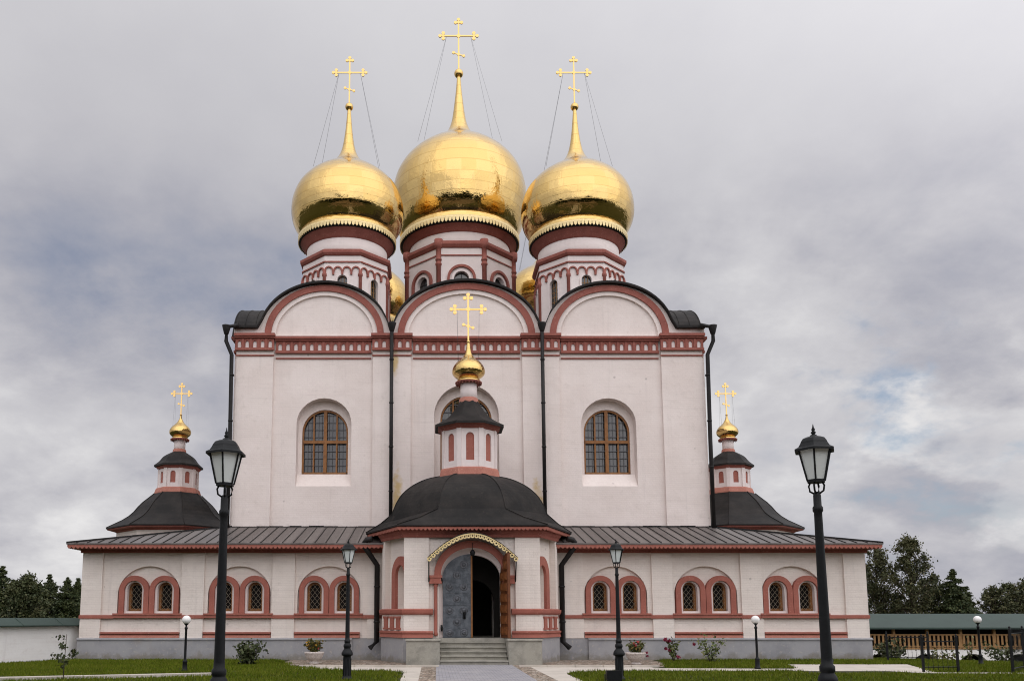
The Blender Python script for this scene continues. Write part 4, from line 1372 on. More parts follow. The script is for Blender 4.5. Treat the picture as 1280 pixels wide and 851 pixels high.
ed.build('wooden_edge', M['wood'], lfo)
hg = MB()
for zz in (1.28, 3.05): hg.tube([T(-1.12, -.04, zz - .12), T(-1.12, -.04, zz + .12)], .04, 8)
hg.build('hinge', M['iron'], lfo)
# open right leaf, folded outward, its wooden panelled face towards the path
To = fr(CX + 1.13, FY + .36, R(-80))
of_ = MB().plate(leaf_outline(-1, .93, 3.16, 1.06, .88), [], -.05, .05, lambda x_, y_, z_: To(1.06 + x_, y_, z_))
ofo = of_.build('door_leaf', M['wood_red'], cat)
ofo['label'] = 'open brown wooden door leaf with raised panels'
pn = MB()
for i in range(7):
    z0 = 1.04 + i * .40
    for (q0, q1) in ((.08, .48), (.56, .96)):
        if i == 6 and q0 < .3: continue
        pn.box(q0, q1, -.085, -.051, z0, z0 + .30, To); pn.box(q0 + .08, q1 - .08, -.11, -.084, z0 + .06, z0 + .24, To)
pn.build('raised_panel', M['wood_mid'], ofo)
# gilded hood over the doorway
hdm = MB(); n = 28
def hoodpt(i, dz_=0):
    q = -1 + 2 * i / n
    return (CX + q * 1.67, 3.83 + dz_ + .93 * (math.cos(q * PI / 2 * .86) - math.cos(PI / 2 * .86)) / (1 - math.cos(PI / 2 * .86)))
top = [hoodpt(i) for i in range(n + 1)]
hdm.plate([(x_, z_ + .045) for x_, z_ in top] + [(x_, z_ - .035) for x_, z_ in reversed(top)], [], FY - .55, FY + .11)
hood = hdm.build('door_hood', M['roof'], cat)
gf = MB()
for i in range(23):
    x_, z_ = hoodpt((i + .5) * n / 23)
    nn = 9; r_ = .082
    gf.plate([(x_ - r_, z_ - .03)] + [(x_ + r_ * math.cos(PI + PI * k / nn), z_ - .08 + r_ * 1.15 * math.sin(PI + PI * k / nn)) for k in range(nn + 1)] + [(x_ + r_, z_ - .03)],
             [[(x_ + .032 * math.cos(2 * PI * k / 8), z_ - .090 + .032 * math.sin(2 * PI * k / 8)) for k in range(8)]], FY - .57, FY - .552)
gf.plate([(x_, z_ - .0) for x_, z_ in top] + [(x_, z_ - .035) for x_, z_ in reversed(top)], [], FY - .585, FY - .571)
gf.build('gilded_fringe', M['gold_pale'], hood)
br_ = MB()
for s_ in (-1, 1):
    br_.tube([(CX + s_ * 1.62, FY - .5, 3.80), (CX + s_ * 1.62, FY + .1, 3.78)], .025, 6); br_.tube([(CX + s_ * 1.62, FY - .45, 3.79), (CX + s_ * 1.62, FY - .02, 3.0)], .022, 6)
br_.build('bracket', M['iron'], hood)
lp = MB().tube([(CX + .02, FY - .1, 4.45), (CX + .02, FY - .1, 4.14)], .012, 5).lathe([(.03, 3.94), (.08, 3.99), (.10, 4.10), (.06, 4.17), (.02, 4.2)], CX + .02, FY - .1, 12)
lp.build('hanging_lantern', M['iron'], hood)
# steps and cheek blocks
stp = MB()
for i in range(5):
    stp.box(CX - 1.20, CX + 1.20, 30.25 + i * .30, FY + .3, -.1 + .0, .16 + i * .155 - .05)
    stp.box(CX - 1.21, CX + 1.21, 30.20 + i * .30, FY + .3, .16 + i * .155 - .045, .16 + i * .155)
stp.build('entrance_steps', M['stone'], cat)
for s_ in (-1, 1):
    xa, xb = sorted((CX + s_ * 1.22, CX + s_ * 2.42))
    ck = MB().box(xa, xb, 30.25, FY - .01, -.1, .84)
    cko = ck.build('cheek_block', M['stone'], cat)
    MB().box(xa - .03, xb + .03, 30.21, FY - .01, .842, .90).build('coping', M['stone'], cko)
# porch downpipes with kicked foot
for s_ in (-1, 1):
    xc = CX
    pts = [(xc + s_ * 3.86, 33.25, 4.78), (xc + s_ * 4.10, 33.30, 4.74), (xc + s_ * 4.18, 33.33, 4.64), (xc + s_ * 4.17, 33.33, 4.46), (xc + s_ * 3.70, 33.75, 3.75), (xc + s_ * 3.70, 33.75, .72), (xc + s_ * 3.95, 33.6, .48)]
    pipe(pts, .11, clamps=[(xc + s_ * 3.70, 33.75, 2.9), (xc + s_ * 3.70, 33.75, 1.5)])

# ------------------------------------------------------------------ lamps
def ngon_frustum(mb, r0, z0, r1, z1, n, ang=0.0):
    mb.lathe([(r0, z0), (r1, z1)], 0, 0, n, ang, False, True)

def make_lamp(label):
    t = thing('street_lamp', label, 'street lamp', group='lantern street lamps on tall posts')
    pb = MB()
    pb.lathe([(.15, 0), (.15, .05), (.125, .08), (.105, .12), (.105, .63), (.11, .65), (.15, .66), (.155, .69), (.15, .73), (.125, .78), (.095, .82), (.085, .85), (.10, .88), (.105, .91), (.095, .95), (.075, .98), (.072, .995), (.082, 1.005), (.082, 1.06), (.064, 1.08), (.060, 1.15),
              (.044, 2.72), (.044, 2.78), (.056, 2.80), (.056, 2.84), (.043, 2.86), (.042, 2.98), (.03, 3.02)], 0, 0, 20)
    for k in range(8):
        a = 2 * PI * k / 8
        pb.tube([(.106 * math.cos(a), .106 * math.sin(a), .13), (.106 * math.cos(a), .106 * math.sin(a), .58)], .012, 5)
    pb.build('post', M['iron'], t)
    cr = MB()
    for k in range(4):
        a = PI / 4 + PI / 2 * k
        c, s = math.cos(a), math.sin(a)
        cr.tube([(.03 * c, .03 * s, 3.0), (.075 * c, .075 * s, 3.03), (.085 * c, .085 * s, 3.09), (.06 * c, .06 * s, 3.14)], .011, 6)
    cr.build('cradle', M['iron'], t)
    fb = MB()
    n = 6
    ngon_frustum(fb, .105, 3.125, .105, 3.16, n)
    for k in range(n):
        a = 2 * PI * k / n
        fb.tube([(.105 * math.cos(a), .105 * math.sin(a), 3.15), (.188 * math.cos(a), .188 * math.sin(a), 3.50)], .011, 5, False)
    fb.lathe([(.18, 3.495), (.236, 3.485), (.236, 3.51), (.19, 3.535), (.165, 3.575), (.155, 3.60), (.13, 3.635), (.085, 3.655), (.05, 3.665), (.03, 3.685)], 0, 0, n, 0, False)
    fb.lathe([(.014, 3.66), (.016, 3.69), (.03, 3.71), (.014, 3.73), (.022, 3.745), (.010, 3.77), (.003, 3.81)], 0, 0, 10)
    lan = fb.build('lantern', M['iron'], t)
    for k in range(n):
        a0, a1 = 2 * PI * k / n, 2 * PI * (k + 1) / n
        vs = []
        for (r_, z_) in ((.10, 3.16), (.178, 3.495)):
            for a in (a0, a1): vs.append((r_ * math.cos(a), r_ * math.sin(a), z_))
        q = MB(); q.add(vs, [(0, 1, 3, 2)]); q.add([(x_ * .96, y_ * .96, z_) for x_, y_, z_ in vs], [(0, 2, 3, 1)])
        q.build('pane', M['lamp_glass'], lan)
    return t

lamp = make_lamp('large black lantern lamp post standing nearest on the left, before the cathedral corner pipe')
lamp.location = (-4.07, 9.5, .02); lamp.rotation_euler = (R(0), 0, R(-28))
dup(lamp, (2.70, 9.5, .06), R(4), 'large black lantern lamp post standing nearest on the right, its lantern against the sky')
dup(lamp, (-3.98, 22.9, 0), R(-10), 'black lantern lamp post standing farther back, left of the porch, before its rain pipe')
dup(lamp, (3.33, 22.9, 0), R(12), 'black lantern lamp post standing farther back, right of the porch, beside a red-flowered planter')

def make_globe(label):
    t = thing('globe_lamp', label, 'garden lamp', group='low garden lamps with white globes')
    MB().lathe([(.10, 0), (.10, .05), (.075, .08), (.07, .30), (.085, .32), (.05, .36), (.04, .40), (.036, 1.30), (.05, 1.32), (.05, 1.36), (.03, 1.38), (.03, 1.43), (.07, 1.47), (.075, 1.50), (.03, 1.51)], 0, 0, 14).build('post', M['iron'], t)
    MB().ball(0, 0, 1.60, .135, 20, 12).build('globe', M['globe'], t)
    return t

gl1 = make_globe('white globe lamp on a black post, on the left lawn before the leftmost gallery windows')
gl1.location = (-9.35, 26.4, 0)
dup(gl1, (8.95, 27.9, 0), None, 'white globe lamp on a black post, on the right lawn strip under the gallery windows')
dup(gl1, (18.0, 30.6, ground_h(18.0, 30.6)), None, 'white globe lamp on a black post beyond the iron fence, before the long green roof')

# small black box fixture at the foot of the right middle lamp
fx = thing('floodlight', 'small black box floodlight at the foot of the middle right lamp post', 'floodlight', (2.88, 21.6, 0))
q = MB().box(-.17, .17, -.12, .10, .10, .34); q.box(-.18, .18, -.14, -.10, .09, .35); q.build('housing', M['iron'], fx)
q = MB().box(-.215, -.20, -.03, .03, 0, .25); q.box(.20, .215, -.03, .03, 0, .25); q.box(-.215, .215, -.03, .03, -.02, .012); q.build('bracket', M['iron'], fx)

# ------------------------------------------------------------------ leaves

def quads_mesh(name, m, P_, size, parent=None, aspect=1.6, flat=0.0, blade=False, nrm=None):
    """many small leaf faces as one mesh: P_ is an (n,3) array of centres"""
    n = len(P_)
    if nrm is None:
        a = rng.normal(size=(n, 3)); a[:, 2] *= (1 - flat)
    else:
        a = nrm + rng.normal(scale=.35, size=(n, 3))
    a /= np.linalg.norm(a, axis=1)[:, None]
    b = np.cross(a, rng.normal(size=(n, 3))); b /= np.linalg.norm(b, axis=1)[:, None]
    s = (size * rng.uniform(.6, 1.4, n))[:, None] if np.isscalar(size) else size[:, None]
    V = np.empty((n, 4, 3))
    V[:, 0] = P_ - a * s * aspect * .5
    V[:, 1] = P_ + b * s * .5
    V[:, 2] = P_ + a * s * aspect * .5
    V[:, 3] = P_ - b * s * .5
    me = bpy.data.meshes.new(name)
    me.vertices.add(n * 4); me.vertices.foreach_set('co', V.reshape(-1))
    me.loops.add(n * 4); me.loops.foreach_set('vertex_index', np.arange(n * 4, dtype=np.int32))
    me.polygons.add(n); me.polygons.foreach_set('loop_start', np.arange(0, n * 4, 4, dtype=np.int32))
    me.update(calc_edges=True)
    me.materials.append(m)
    o = bpy.data.objects.new(name, me); col.objects.link(o)
    if parent: o.parent = parent
    return o

def trunk_mesh(h, r, parent, m=None, limbs=(), lean=0.0):
    b = MB()
    pts = [(lean * h * (i / 6) ** 2 + random.uniform(-.03, .03) * r * 4, random.uniform(-.03, .03) * r * 4, h * i / 6) for i in range(7)]
    b.tube(pts, [r * (1.15 - .95 * i / 6) for i in range(7)], 8)
    for p_, q_, rr in limbs: b.tube([p_, tuple((Vector(p_) + Vector(q_)) / 2 + Vector((0, 0, .1 * h * .1))), q_], [rr, rr * .6, rr * .2], 5)
    return b.build('trunk', m or M['bark'], parent)

def conifer(x_, y_, z_, h, r, label, group, m='spruce', n=5200, size=.42, name='conifer_tree'):
    t = thing(name, label, 'tree', (x_, y_, z_), random.uniform(0, 6), group)
    limbs = []; pts = []; nr = []
    tiers = int(h * 4.5)
    for i in range(tiers):
        f_ = i / tiers
        zz = h * (.10 + .88 * f_)
        rad = r * (1 - f_) ** .92 * random.uniform(.55, 1.2) + .02
        nb = max(3, int(6 * (1 - f_) + 3))
        for k in range(nb):
            a = random.uniform(0, 2 * PI); rl = rad * random.uniform(.5, 1.2)
            tip = Vector((rl * math.cos(a), rl * math.sin(a), zz - rl * random.uniform(.05, .3)))
            if rl > .8 and k < 3: limbs.append(((0, 0, zz), tuple(tip), .05))
            cnt = max(4, int(n / tiers / nb))
            u = rng.uniform(.25, 1.0, cnt) ** .8
            spread = .10 * rad + .05
            q = np.outer(u, np.array(tip - Vector((0, 0, zz)))) + np.array((0, 0, zz)) + rng.normal(scale=(spread, spread, spread * .5), size=(cnt, 3))
            pts.append(q); nr.append(np.full(cnt, size * (.42 + .75 * (1 - f_))) * rng.uniform(.6, 1.3, cnt))
    trunk_mesh(h * .97, .028 * h * .6, t, limbs=limbs[:70])
    quads_mesh('crown', M[m], np.concatenate(pts), np.concatenate(nr), t, 2.0)
    return t

def broadleaf(x_, y_, z_, h, r, label, group, m='birch', n=6000, size=.32, base=.2, name='broadleaf_tree', clumps=34, top=.9):
    t = thing(name, label, 'tree', (x_, y_, z_), 0, group)
    limbs = []; pts = []
    for k in range(clumps):
        f_ = random.random() ** .9
        zz = h * (base + (1 - base) * f_)
        prof_ = math.sin(PI * (.16 + .82 * f_)) ** .6
        rl = r * prof_ * math.sqrt(random.random()) * 1.0
        a = random.uniform(0, 2 * PI)
        c = Vector((rl * math.cos(a), rl * math.sin(a), zz))
        cr_ = r * random.uniform(.14, .30) * (1.15 - .6 * f_)
        limbs.append(((0, 0, max(zz - rl * .9 - .4, h * .12)), tuple(c), .012 * h * (1 - f_ * .7)))
        cnt = int(n / clumps)
        d_ = rng.normal(size=(cnt, 3)); d_ /= np.linalg.norm(d_, axis=1)[:, None]
        q = d_ * (cr_ * np.abs(rng.normal(scale=.62, size=cnt)))[:, None] * np.array((1.05, 1.05, 1.25)) + np.array(c)
        k_ = cnt // 4; u_ = rng.uniform(.35, 1.15, k_)[:, None]
        q[:k_] = np.array(limbs[-1][0]) * (1 - u_) + np.array(c) * u_ + rng.normal(scale=.10 * r, size=(k_, 3))
        pts.append(q)
    trunk_mesh(h * .95, .018 * h, t, limbs=limbs)
    quads_mesh('crown', M[m], np.concatenate(pts), size, t, 1.5)
    return t

def UVp(u, Y):
    """x of something standing at depth Y in column u of the photo, used only to look up tree positions"""
    return -1.7 + (u - 540) * Y / 1050

# ------------------------------------------------------------------ trees behind the left wall
TL = 'trees behind the left boundary wall'
spec = [
    ('c', 4, 105, 8.4, 3.9, 'tallest dark spruce at the far left edge behind the boundary wall', 'spruce'),
    ('c', 18, 110, 6.9, 3.0, 'dark spruce just right of the tallest one at the far left edge', 'spruce'),
    ('b', 40, 100, 6.4, 3.3, 'rounded dark pine between the left-edge spruce and the pointed middle tree', 'pine'),
    ('c', 63, 108, 7.5, 3.9, 'pointed broad pine in the middle of the left trees', 'pine'),
    ('c', 86, 104, 6.9, 3.0, 'slim pointed spruce nearest to the gallery corner on the left', 'spruce'),
    ('c', 99, 108, 7.0, 2.9, 'dark spruce half hidden behind the left gallery corner', 'spruce'),
    ('c', 50, 90, 2.9, 1.3, 'small brighter green young tree low behind the boundary wall', 'birch'),
]
for (k, u, Y, h, r, lab, m) in spec:
    X_ = UVp(u, Y)
    if k == 'c': conifer(X_, Y, 0, h, r, lab, TL, m, 15000, .19)
    else: broadleaf(X_, Y, 0, h, r, lab, TL, m, 15000, .20, .1, clumps=60)
TR = 'trees behind the long green-roofed gallery'
spec = [
    ('b', 1094, 88, 8.6, 3.0, 'yellowish green tree beside the right cathedral corner', 'birch', 9000, .15),
    ('b', 1137, 84, 9.5, 2.6, 'tallest loose birch behind the green-roofed gallery', 'birch', 7000, .12),
    ('b', 1163, 86, 5.9, 2.3, 'low dense tree between the tall birch and the dark spruce', 'pine', 8000, .1),
    ('c', 1190, 84, 6.8, 3.6, 'broad dark green spruce sloping down right of the birch', 'spruce', 9000, .1),
    ('c', 1205, 88, 5.2, 2.6, 'low dark spruce right of the broad one, at the gap of sky', 'spruce', 7000, .1),
    ('b', 1240, 92, 4.9, 1.9, 'small loose dark tree just right of the gap of sky', 'birch', 3600, .15),
    ('b', 1258, 92, 5.2, 2.2, 'second small dark tree, between the sky gap and the right edge', 'pine', 4800, .1),
    ('b', 1284, 84, 5.2, 2.8, 'dark tree cut by the right edge of the picture', 'birch', 7000, .12),
]
for (k, u, Y, h, r, lab, m, n, base) in spec:
    X_ = UVp(u, Y); gz = -2.0
    if k == 'c': conifer(X_, Y, gz, h + 2.0, r, lab, TR, m, n * 2, .18)
    else: broadleaf(X_, Y, gz, h + 2.0, r, lab, TR, m, n * 2, .14, base + .10, clumps=95)

# wood behind the viewer: it shows only as the dark band mirrored in the gilded domes
n = 26000
ang = rng.uniform(0, 1, n)
px = rng.uniform(-95, 95, n)
hh = 15 + 5 * np.sin(px * .21) + 3 * np.sin(px * .53 + 1) + 2.5 * np.sin(px * 1.3 + 2)
pz = hh * rng.uniform(0.02, 1, n)
py = -26 - rng.uniform(0, 9, n) - 10 * (np.abs(px) / 95) ** 2 + 6 * (pz / 16)
tag(quads_mesh('far_wood', M['pine'], np.stack([px, py - 4, pz], 1), 1.5, None, 1.3), kind='stuff')

# ------------------------------------------------------------------ left boundary wall
bw = thing('boundary_wall', 'white plastered boundary wall with a green metal roof left of the cathedral', 'wall', (-17, 32, 0), in_place=True)
p0, p1 = Vector((-15.95, 34.7)), Vector((-21.5, 23.0))
d_ = (p0 - p1); Lw = d_.length
T = fr(p1.x, p1.y, math.atan2(d_.y, d_.x))
q = MB().box(0, Lw, 0, .5, -.3, 1.36, T); q.box(-.01, Lw, -.05, .55, 1.26, 1.33, T)
q.build('wall', M['wall_white'], bw)
q = MB()
rf = [(-.26, 1.34), (-.26, 1.38), (.25, 1.66), (.76, 1.38), (.76, 1.34)]
q.add([T(0, y_, z_) for y_, z_ in rf] + [T(Lw, y_, z_) for y_, z_ in rf], [(i, i + 1, i + 6, i + 5) for i in range(4)] + [(4, 0, 5, 9), (0, 4, 3, 2, 1), (5, 6, 7, 8, 9)])
x_ = .9
while x_ < Lw - .2:
    q.tube([T(x_, -.25, 1.39), T(x_, .25, 1.67)], .012, 4, False); x_ += 1.8
q.build('wall_roof', M['green_roof'], bw)

# ------------------------------------------------------------------ long gallery on the right
RY = 62.0
lg = thing('wall_gallery', 'long low gallery with green roof, wooden balustrade and white arched wall on the right', 'gallery', (40, RY, -2.3), in_place=True)
x0, x1 = 19.0, 78.0
ac = [20.7 + i * 3.4 for i in range(16)]
q = MB().plate(rect(x0, x1, -3.0, -.60), [arch(c, -2.9, -1.70, 1.02, .77, 18) for c in ac], RY, RY + .7, back=False)
q.build('arcade_wall', M['wall_white'], lg)
MB().box(x0, x1, RY + 1.6, RY + 1.8, -3.0, -.62).build('niche_back', M['interior'], lg)  # shade inside the arches put into the colour of this backing
q = MB().box(x0, x1, RY - .05, RY + 3, -.60, -.48); q.box(x0, x1, RY - .04, RY + .06, .40, .50); q.box(x0, x1, RY - .02, RY + .04, -.42, -.34)
q.build('floor_beam', M['wood_pale'], lg)
q = MB(); k = x0 + .05; i = 0
while k < x1:
    q.box(k, k + .15, RY - .03, RY, -.46, .42); k += .31
q.build('balustrade', M['wood_pale'], lg)
for i in range(15):
    xx = x0 + .8 + i * 2.45
    MB().box(xx - .09, xx + .09, RY + .02, RY + .20, -.5, 1.30).build('post', M['wood_pale'], lg)
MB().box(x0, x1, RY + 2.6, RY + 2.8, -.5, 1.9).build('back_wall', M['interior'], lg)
q = MB()
q.add([(x0, RY - .7, .98), (x1, RY - .7, .98), (x1, RY + 1.4, 1.98), (x0, RY + 1.4, 1.98), (x1, RY + 3.4, .98), (x0, RY + 3.4, .98)], [(0, 1, 2, 3), (3, 2, 4, 5)])
q.box(x0, x1, RY - .70, RY - .62, .86, .975)
q.build('gallery_roof', M['green_roof'], lg)

# ------------------------------------------------------------------ iron fences
def fence(name, label, pts, h, cat_='fence', spikes=False):
    t = thing(name, label, cat_, (pts[0][0], pts[0][1], 0), in_place=True)
    bars = MB(); rails = MB()
    for i, (x_, y_) in enumerate(pts):
        z_ = ground_h(x_, y_)
        q = MB().box(x_ - .03, x_ + .03, y_ - .03, y_ + .03, z_ - .2, z_ + h + .05)
        q.lathe([(.042, z_ + h + .05), (.042, z_ + h + .07), (.02, z_ + h + .10), (.035, z_ + h + .13), (.004, z_ + h + .17)], x_, y_, 8)
        q.build('post', M['iron'], t)
    for (a, b_2) in zip(pts[:-1], pts[1:]):
        a, b_2 = Vector(a), Vector(b_2)
        n_ = max(2, int((b_2 - a).length / .15))
        za, zb = ground_h(*a), ground_h(*b_2)
        for zz in (.16, h - .06):
            rails.tube([(a.x, a.y, za + zz), (b_2.x, b_2.y, zb + zz)], .016, 4, False)
        for i in range(1, n_):
            p_ = a.lerp(b_2, i / n_); z_ = za + (zb - za) * i / n_
            bars.tube([(p_.x, p_.y, z_ + .08), (p_.x, p_.y, z_ + h + (.10 if spikes else .0))], .0065, 4, False)
    rails.build('rail', M['iron'], t)
    bars.build('railing_bars', M['iron'], t)
    return t

fence('iron_fence', 'low black iron fence with slim bars standing against the right cathedral corner', [(15.95, 33.0), (17.55, 33.0)], .98)
fence('iron_fence', 'single panel of low black iron fence at the end of the pale concrete path', [(13.42, 26.25), (14.52, 26.3)], 1.0)
fence('iron_gate', 'taller black iron gate with spiked bars at the right edge', [(15.62, 25.45), (16.9, 26.75), (18.6, 27.6)], 1.25, 'gate', True)

# ------------------------------------------------------------------ planters and plants
def make_planter(label):
    t = thing('stone_planter', label, 'planter', group='round stone planters beside the porch')
    MB().lathe([(.17, 0), (.19, .04), (.14, .08), (.17, .11), (.27, .19), (.325, .29), (.34, .36), (.36, .38), (.36, .43), (.32, .44), (.30, .38), (.02, .37)], 0, 0, 28).build('bowl', M['planter'], t)
    MB().lathe([(.30, .385), (.01, .40)], 0, 0, 20).build('soil', M['bark'], t)
    return t

def bush(name, label, loc, w_, h, m, n, size, flowers=None, cat_='shrub', stems=6, stem_m='bark', open_=.0, group=None):
    t = thing(name, label, cat_, loc, 0, group)
    sb_ = MB(); pts = []
    for k in range(stems):
        a = 2 * PI * k / stems + random.uniform(-.4, .4)
        tipx = w_ * random.uniform(.2, .5) * math.cos(a); tipy = w_ * random.uniform(.2, .5) * math.sin(a); th = h * random.uniform(.65, 1.0)
        p_ = [(0.02 * math.cos(a), 0.02 * math.sin(a), 0), (tipx * .4, tipy * .4, th * .5), (tipx, tipy, th)]
        sb_.tube(p_, [.012, .009, .004], 5)
        cnt = n // stems
        u = rng.uniform(.25, 1.02, cnt)
        q = np.stack([np.interp(u, [0, .5, 1], [c_[i] for c_ in p_]) for i in range(3)], 1) + rng.normal(scale=w_ * (.12 - .07 * open_), size=(cnt, 3))
        q[:, 2] = np.abs(q[:, 2])
        pts.append(q)
    sb_.build('stem', M[stem_m], t)
    quads_mesh('foliage', M[m], np.concatenate(pts), size, t, 1.6)
    if flowers:
        for (fx_, fy_, fz_, fr_, fm) in flowers:
            fb_ = MB()
            for j in range(16):
                a = random.uniform(0, 6.28); e_ = random.uniform(-.4, 1.4); r_ = fr_ * random.uniform(.2, .62)
                c = Vector((fx_ + r_ * math.cos(a) * math.cos(e_), fy_ + r_ * math.sin(a) * math.cos(e_), fz_ + r_ * math.sin(e_)))
                d1 = Vector((random.uniform(-1, 1), random.uniform(-1, 1), random.uniform(-1, 1))).normalized() * fr_ * .55
                d2 = d1.orthogonal().normalized() * fr_ * .45
                fb_.add([tuple(c - d1), tuple(c - d2), tuple(c + d1), tuple(c + d2)], [(0, 1, 2, 3)])
            fb_.build('flower', M[fm], t)
    return t

pl = make_planter('round weathered stone planter on the cobbles left of the porch')
pl.location = (-6.0, 31.1, 0)
dup(pl, (5.62, 30.6, 0), 1.0, 'round weathered stone planter right of the porch, behind the middle right lamp post')
bush('flowering_plant', 'yellow and orange flowering plant in the left stone planter', (-6.0, 31.1, .38), .62, .50, 'planter_leaf', 420, .075,
     [(random.uniform(-.26, .26), random.uniform(-.26, .1), random.uniform(.12, .42), .05, random.choice(['petal_yellow', 'petal_yellow', 'petal_red'])) for _ in range(16)], 'plant', 9)
bush('flowering_plant', 'red flowering plant with yellowish leaves in the right stone planter', (5.62, 30.6, .38), .60, .42, 'planter_leaf', 320, .07,
     [(-.08, -.1, .36, .07, 'petal_red'), (.06, -.1, .40, .08, 'petal_red'), (.12, -.05, .33, .06, 'petal_red'), (.36, -.1, .02, .09, 'petal_crimson'), (.39, -.12, -.08, .08, 'petal_crimson'), (-.02, -.15, .28, .06, 'petal_red')], 'plant', 8)
bush('rose_bush', 'thin rose stem with large crimson blooms against the right plinth', (7.42, 32.2, 0), .5, .8, 'rose_leaf', 150, .075,
     [(-.28, -.05, .83, .13, 'petal_crimson'), (-.14, -.08, .78, .11, 'petal_crimson'), (-.28, -.05, .50, .10, 'petal_crimson'), (-.16, -.05, .44, .11, 'petal_crimson'), (.16, -.1, .18, .14, 'petal_crimson')], 'rose bush', 4, 'bark', .5)
bush('rose_bush', 'pale leafy rose bush with one pinkish bloom against the right plinth', (8.75, 32.0, 0), 1.3, .98, 'rose_leaf', 230, .075,
     [(-.62, -.1, .66, .10, 'petal_crimson')], 'rose bush', 7, 'bark', .35)
bush('shrub', 'dark green rounded shrub on the lawn near the nearest left lantern', (-8.25, 30.3, 0), .92, .78, 'shrub', 900, .075, None, 'shrub', 12)
def sapling(label, loc, h, w_, n, seed):
    random.seed(seed)
    t = thing('sapling', label, 'young tree', loc, 0, 'young trees on the lawn')
    b = MB(); b.tube([(0, 0, 0), (.01, 0, h * .4), (.03, .01, h * .95)], [.016, .012, .005], 6)
    pts = []
    for k in range(9):
        f_ = random.uniform(.30, .95); a = random.uniform(0, 6.28); r_ = w_ * random.uniform(.3, 1.0) * (1.1 - f_ * .6)
        tip = (r_ * math.cos(a), r_ * math.sin(a), h * f_ + r_ * .55)
        b.tube([(.01, 0, h * f_), tip], [.007, .003], 4)
        u = rng.uniform(.35, 1.05, n // 9)
        pts.append(np.outer(u, np.array(tip) - np.array((.01, 0, h * f_))) + np.array((.01, 0, h * f_)) + rng.normal(scale=.045, size=(n // 9, 3)))
    b.build('trunk', M['bark'], t)
    quads_mesh('crown', M['shrub'], np.concatenate(pts), .065, t, 1.5)
    return t
sapling('thin leafy sapling on the left lawn in front of the boundary wall end', (-11.5, 22.7, -.05), 1.35, .42, 150, 3)
s2 = sapling('tiny staked sapling beside the nearest right lantern post', (9.55, 24.2, -.02), .85, .22, 80, 5)
st_ = MB().box(-.11, -.085, -.012, .012, 0, .62); st_.box(.085, .11, -.012, .012, 0, .62); st_.build('stake', M['wood_pale'], s2)
# shrubs beyond the iron fence
SF = 'low shrubs beyond the iron fence'
for (u, Y, w_, h, lab, m, cn) in ((1108, 36, 1.5, .6, 'low tangled shrub behind the fence beside the cathedral corner', 'shrub', 420), (1167, 46, 2.2, .75, 'wide reddish green shrub behind the middle of the iron fence', 'planter_leaf', 420),
                              (1243, 46, 1.7, 1.2, 'dark shrub behind the right gate post', 'shrub', 500), (1203, 47, .6, 1.7, 'tall thin young tree right of the fence end', 'rose_leaf', 70)):
    X_ = UVp(u, Y)
    bush('shrub', lab, (X_, Y, ground_h(X_, Y)), w_, h, m, cn, .10, None, 'shrub', 10, group=SF)
# pale rubble heap on the far lawn
rk = thing('rubble_heap', 'low heap of pale stones on the lawn under the globe lamp', 'stones', (UVp(1205, 45), 45, ground_h(UVp(1205, 45), 45)))
for i in range(11):
    random.seed(40 + i)
    b = MB(); cx_, cy_ = random.uniform(-1.6, 1.6), random.uniform(-.4, .4); r_ = random.uniform(.18, .38)
    b.ball(cx_, cy_, r_ * .3, r_, 8, 5, .55)
    b.v = [(x_ + random.uniform(-.05, .05), y_ + random.uniform(-.05, .05), z_ + random.uniform(-.04, .04)) for x_, y_, z_ in b.v]
    b.build('stone', M['wall_white'], rk)

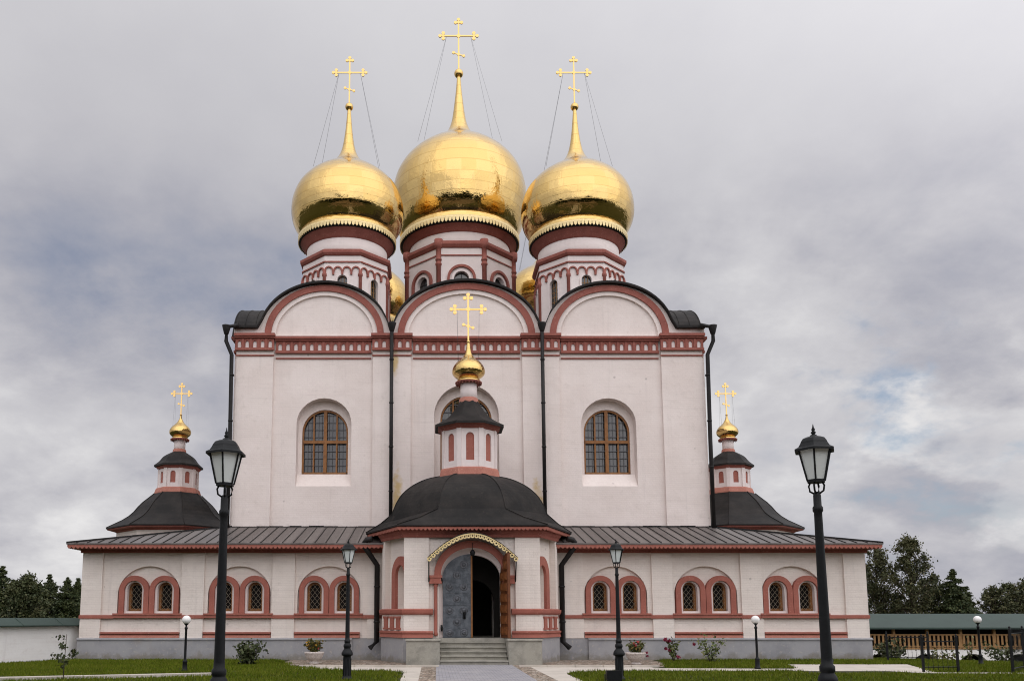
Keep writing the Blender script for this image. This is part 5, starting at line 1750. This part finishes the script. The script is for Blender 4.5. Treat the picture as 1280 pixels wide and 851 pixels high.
# ------------------------------------------------------------------ grass blades on the visible lawns
def is_path(x_, y_):
    p = np.zeros(len(x_), bool)
    p |= (x_ > -2.35) & (x_ < 1.75)
    edge = np.where(y_ < 25.6, -2.6, -2.6 - 1.6 * (1 - np.sqrt(np.clip(1 - ((y_ - 25.6) / 1.6) ** 2, 0, 1))))
    p |= (x_ > edge) & (x_ < 0) & (y_ < 27.2)
    p |= (x_ > -4.6) & (x_ < 0) & (y_ >= 27.2)
    left = np.where(y_ > 29.6, -6.6 - .25 * (y_ - 29.6), -4.9 - .8 * (y_ - 27.4))
    p |= (x_ > left) & (x_ < 0) & (y_ > 27.4)
    edr = np.where(y_ < 25.2, 2.3, 2.3 + 1.6 * (1 - np.sqrt(np.clip(1 - ((y_ - 25.2) / 1.6) ** 2, 0, 1))))
    p |= (x_ < edr) & (x_ > 0) & (y_ < 26.8)
    p |= (x_ > 0) & (y_ > 26.78) & (y_ < 28.3 - .03 * (x_ - 5)) & (x_ < 12.7)
    p |= (x_ > 0) & (x_ < 6.0 + .25 * (y_ - 28.3)) & (y_ > 28.2)
    p |= (x_ > 10.3 + .28 * (y_ - 28.0)) & (x_ < 13.4 + .42 * (y_ - 25.7)) & (y_ > 25.7) & (y_ < 30.65)
    p |= (x_ > 12.6) & (x_ < 16.5) & (y_ > 25.45) & (y_ < 26.15)
    lw = np.interp(x_, [-18, -12.6, -8.1], [21.2, 23.1, 24.67])
    p |= (np.abs(y_ - lw) < .2) & (x_ < -8.05)
    p |= (y_ > 33.9) & (np.abs(x_) < 15.95)
    return p
N = 230000
gx = rng.uniform(-22, 21, N); gy = 21.5 + 13.2 * rng.uniform(0, 1, N) ** .9
wob = .10 * np.sin(gx * 3.1 + 2 * np.sin(gy * 1.7)) + .07 * np.sin(gx * 9.7 + gy * 4.1)
ok = ~is_path(gx + wob + rng.normal(scale=.04, size=N), gy + 1.6 * wob + rng.normal(scale=.07, size=N))
ok &= ~is_path(gx, gy) | (rng.uniform(size=N) < .5)
ok &= ~((gx < -15.9) & (gy > 34.6 - (gx * -1 - 15.95) * 2.1))
ok &= np.abs((gx + 1.7) / gy - .095) < .66
gx, gy = gx[ok], gy[ok]
n = len(gx)
gz = np.array([ground_h(a, b) for a, b in zip(gx, gy)])
patch = .6 + .5 * np.sin(gx * 1.7 + np.sin(gy * 2.1)) * np.sin(gy * 1.3) 
hgt = rng.uniform(.035, .085, n) * (1 + .5 * np.clip(patch, 0, 1))
an = rng.uniform(0, 2 * PI, n); wd = rng.uniform(.008, .016, n)
lx, ly = rng.normal(scale=.025, size=(2, n))
V = np.empty((n, 3, 3))
V[:, 0] = np.stack([gx - wd * np.cos(an), gy - wd * np.sin(an), gz - .005], 1)
V[:, 1] = np.stack([gx + wd * np.cos(an), gy + wd * np.sin(an), gz - .005], 1)
V[:, 2] = np.stack([gx + lx, gy + ly, gz + hgt], 1)
me = bpy.data.meshes.new('grass')
me.vertices.add(n * 3); me.vertices.foreach_set('co', V.reshape(-1))
me.loops.add(n * 3); me.loops.foreach_set('vertex_index', np.arange(n * 3, dtype=np.int32))
me.polygons.add(n); me.polygons.foreach_set('loop_start', np.arange(0, n * 3, 3, dtype=np.int32))
me.update(calc_edges=True)
me.materials.append(M['blade'])
go = bpy.data.objects.new('grass', me); col.objects.link(go)
tag(go, 'short green grass of the lawns', 'grass', kind='stuff')

for o in bpy.data.objects:
    if o.get('built_in_place'): del o['built_in_place']
